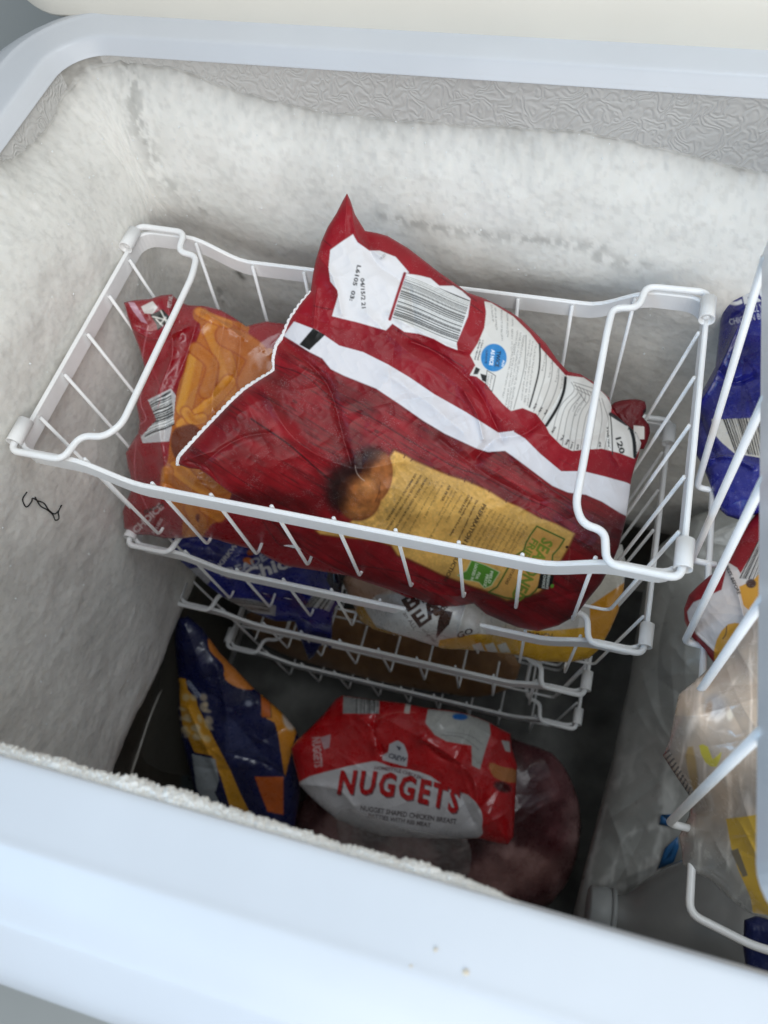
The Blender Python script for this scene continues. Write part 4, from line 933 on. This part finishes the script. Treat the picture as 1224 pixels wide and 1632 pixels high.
sh.poly(L(ZN, (525, 1000), (690, 1000), (690, 1220), (600, 1200), (560, 1100)), (190, 92, 34)); sh.ell(*ZN((490, 580)), 6, 5, 20, (150, 156, 170), .8, .5)
sh.text('KIRKWOOD', ZN((130, 460)), ZN((200, 550)), 7, (150, 158, 176), True); sh.poly(L(ZN, (370, 650), (560, 860), (680, 960), (560, 900), (400, 880), (360, 860)), (70, 76, 110), .6, 3, 3)
ob = bag('frozen_food_bag', [(282, 985), (300, 982), (322, 1000), (336, 1020), (350, 1040), (372, 1062), (400, 1092), (430, 1118), (452, 1138), (470, 1160), (484, 1190), (482, 1230), (478, 1270), (470, 1320), (452, 1350), (400, 1345), (350, 1330), (322, 1310), (312, 1270), (300, 1220), (290, 1180), (283, 1130), (286, 1095), (280, 1050), (278, 1010)],
         [(282, 985, 'z', -.43), (430, 1118, 'z', -.50), (482, 1230, 'z', -.56), (452, 1350, 'z', -.63), (300, 1220, 'z', -.55), (350, 1330, 'z', -.62), (280, 1080, 'z', -.475)], sh, puff=.022, edge=60, back=.02, res=1.5, mat=FILM_GLOSS,
         creases=[([(345, 1060), (362, 1140), (365, 1200)], 8, .004), ([(365, 1200), (420, 1215), (450, 1235)], 6, -.004), ([(300, 1130), (340, 1220), (380, 1330)], 5, .004)], rnd=20, amp=0.00225, seed=73, crumple=0.00180, cscale=51, sm=1)
tag(ob, 'navy and orange bag standing upright on the freezer floor by the left wall', 'food bag')
def ZU(p): return (440 + p[0] * .4248, 1080 + p[1] * .4246)
sh = Sheet(450, 1095, 840, 1360, (176, 14, 22), 2); sh.noise(smooth_col((156, 8, 16), (192, 20, 28), 30, 81))
sh.poly(L(ZU, (80, 395), (200, 350), (330, 320), (380, 315), (430, 335), (500, 345), (580, 370), (650, 420), (720, 440), (770, 500), (772, 560), (760, 602), (600, 605), (400, 595), (225, 535), (150, 470)), (196, 194, 196), 1, 2)
sh.poly(L(ZU, (570, 118), (640, 125), (720, 138), (800, 168), (805, 210), (785, 270), (765, 345), (735, 330), (733, 255), (640, 240), (595, 215), (560, 170)), (166, 166, 162)); sh.ell(*ZU((690, 147)), 12, 5, 3, (24, 96, 170), 1, .15)
sh.line(L(ZU, (620, 215), (700, 225), (760, 270)), 2, (120, 120, 118), .7, 4); sh.line(L(ZU, (640, 205), (720, 215), (775, 250)), 1.5, (120, 120, 118), .7, 4)
sh.poly(L(ZU, (252, 70), (388, 84), (384, 136), (250, 134)), (150, 150, 148)); sh.bars(ZU((300, 76)), ZU((300, 134)), ZU((386, 136)), ZU((388, 84)), 3, 14, (70, 70, 70), (168, 168, 166))
sh.poly(L(ZU, (487, 95), (506, 97), (500, 135), (480, 133)), (196, 190, 184)); sh.line(L(ZU, (380, 155), (440, 132), (520, 130)), 1.6, (206, 150, 130), .6, 3)
sh.poly(L(ZU, (425, 250), (455, 235), (480, 250), (495, 290), (490, 335), (400, 310), (398, 292), (420, 280)), (186, 186, 190)); sh.text('CREW', ZU((420, 300)), ZU((486, 318)), 8, (40, 40, 60), True); sh.poly(L(ZU, (450, 255), (470, 262), (462, 275)), (50, 50, 70))
sh.text('HOMESTYLE CHICKEN', ZU((368, 345)), ZU((548, 385)), 5.5, (90, 50, 60), True, .9, 4)
sh.text('NUGGETS', ZU((232, 440)), ZU((684, 516)), 38, (90, 40, 48), .035, .8, 10, 1.25); sh.text('NUGGETS', ZU((228, 434)), ZU((680, 510)), 37, (176, 16, 22), .035, 1, 10, 1.25)
sh.text('NUGGET SHAPED CHICKEN BREAST', ZU((315, 498)), ZU((676, 550)), 8.0, (70, 60, 62), True, .9); sh.text('PATTIES WITH RIB MEAT', ZU((345, 525)), ZU((580, 562)), 7, (70, 60, 62), True, .8)
sh.text('NUGGETS', ZU((135, 225)), ZU((145, 338)), 13, (200, 190, 188), True, .8); sh.poly(L(ZU, (165, 225), (205, 212), (200, 262), (180, 270)), (170, 166, 170), .8)
sh.poly(L(ZU, (800, 320), (850, 335), (905, 350), (900, 395), (820, 375)), (176, 110, 60), 1, 3); sh.poly(L(ZU, (845, 235), (875, 240), (880, 280), (860, 275)), (180, 178, 176)); sh.ell(*ZU((850, 410)), 14, 8, 20, (60, 16, 18), .9, .3)
ob = bag('frozen_food_bag', L(ZU, (55, 265), (80, 232), (120, 195), (180, 135), (222, 82), (248, 66), (320, 76), (400, 86), (480, 95), (560, 112), (650, 122), (720, 135), (800, 166), (850, 195), (880, 210), (884, 262), (905, 330), (900, 420), (895, 520), (890, 600), (870, 628), (830, 622), (760, 604), (600, 606), (400, 594), (300, 562), (225, 530), (150, 470), (88, 405), (70, 330)),
         [(463, 1193, 'z', -.50), (542, 1110, 'z', -.485), (800, 1160, 'z', -.49), (815, 1340, 'z', -.515), (540, 1310, 'z', -.53), (680, 1335, 'z', -.53), (700, 1130, 'Y', .175)], sh, puff=.024, edge=70, back=.02, res=1.3, mat=FILM_GLOSS,
         creases=[(L(ZU, (250, 135), (300, 140), (365, 200), (375, 260)), 7, .005), (L(ZU, (375, 140), (365, 200), (400, 280)), 5, -.005), (L(ZU, (550, 235), (650, 290), (740, 380), (755, 470)), 8, .006), (L(ZU, (560, 250), (620, 300), (700, 330)), 6, -.004), (L(ZU, (90, 400), (230, 420), (290, 480)), 7, .004), (L(ZU, (690, 440), (740, 540)), 6, -.004)],
         rnd=30, amp=0.00210, seed=83, crumple=0.00156, cscale=51, sm=1)
tag(ob, 'bright red and white bag of nuggets lying on the frozen meat on the freezer floor', 'food bag')
sh = Sheet(450, 1160, 950, 1480, (104, 60, 60), 2)
def meat(x, y, a):
    f1 = fbm(x / 60, y / 60, 91, 4)[..., None]; f2 = ridg(x / 30, y / 46, 92, 3)[..., None]
    return np.array([96., 62., 62.]) + np.array([96., 92., 88.]) * sst(.40, .70, f1) * .8 + np.array([26., 26., 26.]) * (f2 - .5) - np.array([30., 28., 26.]) * sst(.55, .3, f1)
sh.noise(meat); sh.ell(860, 1240, 70, 60, 20, (70, 22, 30), .5, .5); sh.ell(820, 1390, 90, 34, -14, (156, 116, 108), .55, .6); sh.ell(880, 1330, 26, 30, 0, (70, 22, 28), .6, .5)
ob = bag('frozen_meat', [(470, 1290), (520, 1240), (640, 1190), (760, 1160), (840, 1185), (880, 1200), (905, 1232), (922, 1275), (926, 1320), (920, 1365), (905, 1405), (880, 1438), (850, 1460), (780, 1470), (680, 1450), (590, 1410), (520, 1370), (480, 1335)],
         [(470, 1290, 'z', -.66), (640, 1190, 'z', -.63), (860, 1190, 'z', -.58), (925, 1310, 'z', -.62), (860, 1460, 'z', -.65), (590, 1410, 'z', -.665), (750, 1300, 'z', -.60)], sh, puff=.03, edge=110, back=.03, res=1.8, mat=FILM_GLOSS, rnd=26, amp=0.00150, seed=95, crumple=0.00180, cscale=60)
tag(ob, 'large dark reddish joint of frozen meat in clear wrap, under the nuggets bag', 'meat')
ft = bag('clear_plastic_flap', [(536, 1300), (560, 1288), (640, 1318), (700, 1330), (745, 1338), (752, 1370), (745, 1400), (728, 1408), (660, 1392), (600, 1375), (545, 1350)], [(536, 1300, 'z', -.495), (752, 1370, 'z', -.53), (600, 1375, 'z', -.56), (700, 1330, 'z', -.495)], Sheet(520, 1270, 780, 1430, (150, 140, 138), 1), puff=.004, edge=14, back=.001, res=1.8, mat=CLEAR, rnd=22, amp=0.00150, seed=97, crumple=0.00120, cscale=30)
tag(ft, 'loose clear plastic flap over the lower edge of the nuggets bag', 'plastic wrap')
sh = Sheet(150, 1000, 400, 1360, (74, 68, 58), 2); sh.noise(smooth_col((52, 48, 42), (86, 80, 70), 50, 99)); sh.poly([(300, 1210), (330, 1280), (345, 1350), (280, 1340), (285, 1270)], (66, 86, 94), .8, 2, 4)
dk = thing('clear_plastic_bag', 'dark translucent bag with a creased edge, low in the left front corner', 'food bag')
dctrl = [(230, 1045, 'X', -.352), (275, 1030, 'z', -.55), (345, 1345, 'z', -.665), (175, 1270, 'X', -.352), (260, 1200, 'z', -.60)]
bag('film', [(222, 1060), (240, 1042), (262, 1028), (284, 1036), (300, 1090), (306, 1160), (322, 1250), (345, 1345), (250, 1330), (165, 1290), (172, 1240), (184, 1190), (200, 1130)], dctrl, sh, puff=.012, edge=40, back=.01, res=1.8, mat=MATTE, parent=dk, rnd=14, amp=0.00150, seed=101, crumple=0.00090, cscale=75)
pts = on_sheet(dctrl, smooth_poly([(272, 1060), (252, 1110), (236, 1150), (220, 1200), (204, 1250), (196, 1290)], False, 6), .013); v, q = tube(pts, .0016, 6); link('folded_edge', mesh_np('folded_edge', v, q), plain('folded_film', (.42, .40, .36), .3, .6), dk)
# big grey plastic bag at the right
sh = Sheet(890, 780, 1330, 1600, (132, 134, 132), 1.0)
def cr(x, y, a):
    f_ = ridg(x / 40 + y / 90, y / 90 - x / 140, 111, 4)[..., None]; g_ = fbm(x / 60, y / 60, 112, 3)[..., None]
    return np.array([160., 161., 157.]) + 44 * sst(.62, .9, f_) * sst(1100, 1330, y)[..., None] + 26 * (g_ - .5)
sh.ss = 1; sh.noise(cr)
tapes = [[(1054, 1298), (1078, 1298), (1074, 1318), (1051, 1314)], [(1048, 1385), (1060, 1352), (1080, 1333), (1082, 1350), (1074, 1374)]]
pb = thing('plastic_sack', 'large grey translucent plastic sack taped with blue strips, under the right basket', 'sack')
pctrl = [(1112, 812, 'Y', .402), (1040, 880, 'Y', .36), (1015, 1060, 'z', -.50), (960, 1280, 'z', -.57), (920, 1450, 'z', -.60), (1250, 850, 'Y', .39), (1250, 1560, 'z', -.58), (1000, 1540, 'z', -.60), (1120, 1150, 'z', -.46)]
bag('film', [(1040, 880), (1060, 862), (1085, 840), (1106, 822), (1130, 814), (1160, 812), (1290, 830), (1300, 1200), (1300, 1560), (1150, 1560), (1000, 1540), (930, 1500), (912, 1470), (920, 1430), (932, 1380), (948, 1320), (962, 1262), (978, 1200), (990, 1140), (1004, 1080), (1012, 1020), (1022, 960), (1030, 910)], pctrl, sh, puff=.02, edge=50, back=.02, res=2.0, mat=MATTE, parent=pb,
    rnd=60, amp=0.00263, seed=115, crumple=0.00168, cscale=66)
TAPE = plain('blue_tape', (.03, .14, .34), .4, .5, 60, .1)
for tp in tapes:
    c_ = np.mean(tp, 0); rows = []
    for k_ in (0, .5, 1): rows.append(on_sheet(pctrl, [tuple(c_ + (np.array(p_) - c_) * k_) for p_ in tp + tp[:1]], .024))
    v, q = grid(np.array(rows)); o = link('blue_tape', mesh_np('blue_tape', v, q), TAPE, pb)
    sm_ = o.modifiers.new('thickness', 'SOLIDIFY'); sm_.thickness = .0006
# jug lying on its side
jug = thing('plastic_jug', 'grey translucent jug lying on its side with a pale screw cap, under the right basket', 'jug')
A_ = P(944, 1450, 'z', -.475); B_ = P(1200, 1512, 'z', -.475); ax = (B_ - A_) / np.linalg.norm(B_ - A_)
def lathe(prof, mat, name, parent, n=40):
    u = np.cross(ax, [0, 0, 1.]); u /= np.linalg.norm(u); w_ = np.cross(ax, u); a = np.linspace(0, 2 * math.pi, n + 1)
    R = np.array([A_ + ax * d_ + r_ * (np.cos(a)[:, None] * u + np.sin(a)[:, None] * w_) for d_, r_ in prof]); v, q = grid(R); return link(name, mesh_np(name, v, q), mat, parent)
JUG = plain('milky_grey_plastic', (.20, .20, .195), .22, .6, 20, .1, .2, .002, 40); CAPM = plain('pale_screw_cap', (.30, .31, .31), .4, .5)
lathe(smooth_poly([(.014, .0165), (.020, .0165), (.028, .020), (.045, .036), (.07, .055), (.095, .066), (.13, .070), (.22, .070), (.235, .064), (.24, .0)], False, 5), JUG, 'body', jug)
lathe([(-.004, .0005), (-.004, .0175), (-.0025, .0195), (.012, .0200), (.0135, .0190), (.0135, .015)], CAPM, 'cap', jug)
lathe([(.0135, .0165), (.0145, .0205), (.0175, .0205), (.0185, .0165)], CAPM, 'collar', jug)
sh = Sheet(1170, 1440, 1320, 1580, (14, 26, 74), 1); ob = bag('frozen_food_bag', [(1186, 1466), (1230, 1462), (1300, 1480), (1300, 1565), (1240, 1565), (1190, 1552)], [(1186, 1466, 'z', -.30), (1300, 1480, 'z', -.30), (1190, 1552, 'z', -.31)], sh, puff=.01, edge=20, back=.02, res=2.0, mat=FILM, seed=121)
tag(ob, 'deep navy bag barely visible in the bottom right corner', 'food bag')

# ================================================================== hung basket at the right
sh = Sheet(1090, 440, 1340, 840, (26, 28, 118), 2); sh.noise(smooth_col((16, 16, 82), (34, 38, 138), 40, 131))
sh.text('CRUS', (1152, 486), (1262, 462), 26, (224, 224, 226), True, 1, -6); sh.text('FULLY COOKED', (1189, 498), (1262, 492), 11, (206, 206, 214)); sh.text('CHICKEN BREAST', (1163, 518), (1240, 503), 9.5, (200, 200, 208))
sh.poly([(1134, 668), (1180, 668), (1300, 660), (1300, 735), (1224, 732), (1170, 722), (1150, 705), (1137, 690)], (206, 200, 190)); sh.bars((1152, 668), (1172, 722), (1300, 736), (1300, 662), 17, 44, (30, 28, 26), (206, 200, 190))
sh.poly([(1128, 735), (1180, 728), (1224, 745), (1300, 740), (1300, 830), (1150, 820), (1132, 790)], (40, 46, 140), .6, 0, 3)
for k_ in range(60):
    rs = np.random.RandomState(200 + k_); sh.ell(rs.uniform(1135, 1215), rs.uniform(600, 810), rs.uniform(.5, 1.6), rs.uniform(.5, 1.2), 0, (150, 155, 200), .6, .5)
ob = bag('frozen_food_bag', [(1151, 488), (1160, 470), (1190, 462), (1224, 454), (1290, 450), (1310, 500), (1310, 700), (1300, 810), (1224, 815), (1198, 822), (1178, 829), (1158, 822), (1150, 815), (1140, 800), (1131, 770), (1120, 742), (1104, 716), (1099, 695), (1108, 678), (1108, 645), (1122, 618), (1140, 585), (1143, 555), (1147, 520)],
         [(1151, 488, 'z', -.135), (1310, 480, 'z', -.10), (1104, 690, 'z', -.180), (1178, 829, 'z', -.166), (1300, 810, 'z', -.15), (1131, 770, 'z', -.170)], sh, puff=.012, edge=40, back=.02, res=1.2, mat=FILM_GLOSS,
         creases=[([(1175, 525), (1150, 580), (1130, 620), (1108, 650)], 6, .005), ([(1148, 592), (1170, 610), (1200, 600)], 6, -.004), ([(1125, 735), (1160, 728), (1200, 745)], 4, .005), ([(1110, 640), (1125, 690), (1140, 730)], 6, -.003)], rnd=18, amp=0.00150, seed=133, crumple=0.00132, cscale=51, sm=1)
tag(ob, 'royal blue bag with barcode and white lettering, in the hung basket at the right edge', 'food bag')
sh = Sheet(1070, 770, 1340, 1100, (146, 18, 30), 2); sh.noise(smooth_col((122, 12, 22), (156, 24, 36), 30, 141))
sh.poly([(1095, 975), (1105, 960), (1150, 940), (1160, 896), (1175, 905), (1190, 930), (1210, 1000), (1300, 1060), (1150, 1050), (1110, 1012), (1098, 990)], (206, 196, 192)); sh.poly([(1176, 922), (1205, 870), (1224, 850), (1300, 840), (1300, 930), (1200, 935)], (206, 200, 196))
sh.bars((1208, 862), (1178, 922), (1290, 930), (1300, 850), 23, 40, (30, 26, 26), (206, 200, 196)); sh.text('BEST BEFORE', (1156, 903), (1176, 948), 5.2, (36, 32, 32), True)
sh.poly([(1178, 935), (1200, 925), (1224, 900), (1290, 900), (1290, 1010), (1224, 1000), (1185, 965)], (204, 146, 50), 1, 0); sh.ell(1197, 930, 8, 7, 0, (56, 34, 34), .9, .2); sh.poly([(1138, 1050), (1142, 1020), (1160, 995), (1185, 995), (1224, 1010), (1224, 1060), (1150, 1065)], (210, 150, 50), 1, 2); sh.line([(1158, 998), (1157, 1010), (1152, 1018)], 1.5, (60, 30, 20), .9, 3)
ob = bag('frozen_food_bag', [(1192, 835), (1224, 795), (1290, 790), (1310, 900), (1300, 1060), (1180, 1070), (1142, 1062), (1122, 1035), (1102, 1015), (1091, 990), (1090, 970), (1098, 948), (1112, 934), (1130, 918), (1152, 905), (1165, 880), (1178, 855)],
         [(1192, 835, 'z', -.165), (1091, 975, 'z', -.176), (1142, 1062, 'z', -.172), (1140, 980, 'z', -.160), (1300, 900, 'z', -.15), (1300, 1050, 'z', -.16)], sh, puff=.012, edge=34, back=.015, res=1.2, mat=FILM, creases=[([(1160, 900), (1180, 960), (1190, 1010)], 6, .004), ([(1110, 1010), (1140, 1040)], 4, .003)], rnd=16, amp=0.00135, seed=143, crumple=0.00108, cscale=42, sm=1)
tag(ob, 'dark red and white bag in the middle of the hung basket', 'food bag')
sh = Sheet(1040, 930, 1340, 1500, (176, 156, 142), 2)
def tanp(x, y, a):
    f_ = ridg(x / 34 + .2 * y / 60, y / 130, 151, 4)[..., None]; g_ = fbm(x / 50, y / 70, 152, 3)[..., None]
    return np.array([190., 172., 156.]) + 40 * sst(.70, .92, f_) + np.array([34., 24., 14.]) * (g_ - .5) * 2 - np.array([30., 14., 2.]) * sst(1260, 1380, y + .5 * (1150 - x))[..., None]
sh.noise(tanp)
sh.poly([(1157, 1305), (1196, 1300), (1300, 1280), (1300, 1470), (1200, 1455), (1196, 1430), (1176, 1385), (1165, 1350)], (216, 176, 60)); sh.poly([(1114, 1188), (1128, 1190), (1136, 1210), (1150, 1198), (1142, 1222), (1124, 1215)], (206, 190, 60), .95, 2)
sh.poly([(1164, 1356), (1176, 1352), (1192, 1395), (1184, 1398)], (110, 104, 96), .9); sh.poly([(1092, 1205), (1104, 1190), (1112, 1240), (1106, 1262)], (176, 140, 80), .8, 2, 2); sh.bars((1055, 1200), (1098, 1272), (1106, 1262), (1066, 1196), 8, 12, (36, 36, 38), (200, 196, 190)) if False else None
for k_ in range(11):
    f_ = k_ / 10; sh.line([(1057 + 42 * f_, 1203 + 72 * f_), (1066 + 38 * f_, 1196 + 66 * f_)], 2.2, (34, 34, 36), .95)
sh.ell(1163, 1140, 5, 8, 0, (236, 224, 206), .9, .5); sh.ell(1140, 1125, 16, 18, 20, (150, 150, 158), .6, .5); sh.ell(1130, 1130, 5, 12, 10, (150, 116, 86), .6, .5)
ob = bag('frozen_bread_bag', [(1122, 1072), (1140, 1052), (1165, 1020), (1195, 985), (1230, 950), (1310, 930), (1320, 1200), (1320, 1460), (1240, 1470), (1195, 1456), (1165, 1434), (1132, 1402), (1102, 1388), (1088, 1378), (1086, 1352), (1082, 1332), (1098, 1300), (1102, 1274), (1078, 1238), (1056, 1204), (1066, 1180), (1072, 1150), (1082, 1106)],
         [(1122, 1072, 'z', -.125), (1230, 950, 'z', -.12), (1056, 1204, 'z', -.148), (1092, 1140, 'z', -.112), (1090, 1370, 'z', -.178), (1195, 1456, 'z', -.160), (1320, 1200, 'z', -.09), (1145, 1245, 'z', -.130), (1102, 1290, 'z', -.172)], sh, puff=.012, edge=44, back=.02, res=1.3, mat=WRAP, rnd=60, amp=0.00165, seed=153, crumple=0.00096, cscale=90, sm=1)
tag(ob, 'clear bag of tan bread with a yellow label, nearest in the hung basket', 'food bag')

ICE, nt_, b_ = newmat('clear_ice'); b_.inputs['Base Color'].default_value = (.85, .87, .88, 1); b_.inputs['Roughness'].default_value = .06; b_.inputs['Specular IOR Level'].default_value = 1.0
nt_.links.new(ramp(nt_, N(nt_, 'ShaderNodeTexNoise', _Scale=300.0).outputs[0], [(.3, .04), (.7, .16)]), b_.inputs['Roughness'])
rs = np.random.RandomState(12); parts = []
nF = nb; gl = FROSTV.reshape(na, nb, 3)
for _ in range(420):
    i_, j_ = rs.randint(20, na - 160), int(18 + rs.beta(1.1, 2.2) * 300); c_ = gl[i_, j_]; r_ = rs.uniform(.0003, .0010)
    a_ = rs.normal(size=(6, 3)); a_ /= np.linalg.norm(a_, axis=1)[:, None]
    o8 = np.array([[1, 0, 0], [-1, 0, 0], [0, 1, 0], [0, -1, 0], [0, 0, 1], [0, 0, -1]], float); M_, _r = np.linalg.qr(rs.normal(size=(3, 3)))
    v_ = c_ + (o8 @ M_) * r_ * rs.uniform(.5, 1.3, (6, 1)); parts.append((v_, np.array([[0, 2, 4], [2, 1, 4], [1, 3, 4], [3, 0, 4], [2, 0, 5], [1, 2, 5], [3, 1, 5], [0, 3, 5]])))
v, q = join(parts); ic = link('ice_crystals', mesh_np('ice_crystals', v, q, False), ICE, freezer); ic['kind'] = 'stuff'
# ================================================================== dark thread stuck to the frost
def on_frost(px, py):
    v_ = FROSTV - np.array([0, 0, H]); c_ = v_ @ RM; X_ = F * c_[:, 0] / -c_[:, 2] + CX; Y_ = F * -c_[:, 1] / -c_[:, 2] + CY
    k_ = np.argmin((X_ - px) ** 2 + (Y_ - py) ** 2); t_ = np.linalg.norm(v_[k_]); r_ = rays(px, py); return r_ / np.linalg.norm(r_) * (t_ - .0006) + np.array([0, 0, H])
th_ = [(43, 784), (36, 796), (42, 808), (50, 800), (52, 794), (60, 798), (70, 802), (78, 813), (88, 819), (96, 808), (98, 806), (93, 816), (94, 826), (88, 829), (84, 820), (74, 812), (64, 806), (56, 792)]
pts = np.array([on_frost(*p_) for p_ in smooth_poly(th_, False, 4)]); v, q = tube(pts, .00045, 5)
tag(link('thread', mesh_np('thread', v, q), BLACK), 'thin dark curled thread stuck to the frost on the left wall', 'thread')
CR = plain('brown_crumb', (.70, .62, .50), .7, .2)
for i_, (cx_, cy_, w_) in enumerate(((694, 1514, .0007), (742, 1550, .0010), (655, 1540, .0005))):
    c_ = P(cx_, cy_, 'z', .0014); a_ = np.linspace(0, 2 * math.pi, 9)[:-1]; rs = np.random.RandomState(i_)
    R0 = np.array([[c_ + np.array([w_ * k_ * math.cos(t_) * rs.uniform(.7, 1.2), w_ * k_ * math.sin(t_) * rs.uniform(.7, 1.2), (1 - k_) * w_ * .6]) for t_ in a_] for k_ in (.02, .6, 1)])
    R0 = np.concatenate([R0, R0[:, :1]], 1); v, q = grid(R0)
    tag(link('crumb', mesh_np('crumb', v, q), CR), ['small brown crumb on the front rim, the upper of two close together', 'largest brown crumb, furthest right on the front rim', 'tiny brown crumb, furthest left on the front rim'][i_], 'crumb', 'crumbs on the front rim')
bpy.data.objects.remove(_to)
for o in list(C.objects):
    if o.type == 'MESH' and o.name.startswith('wire'): pass
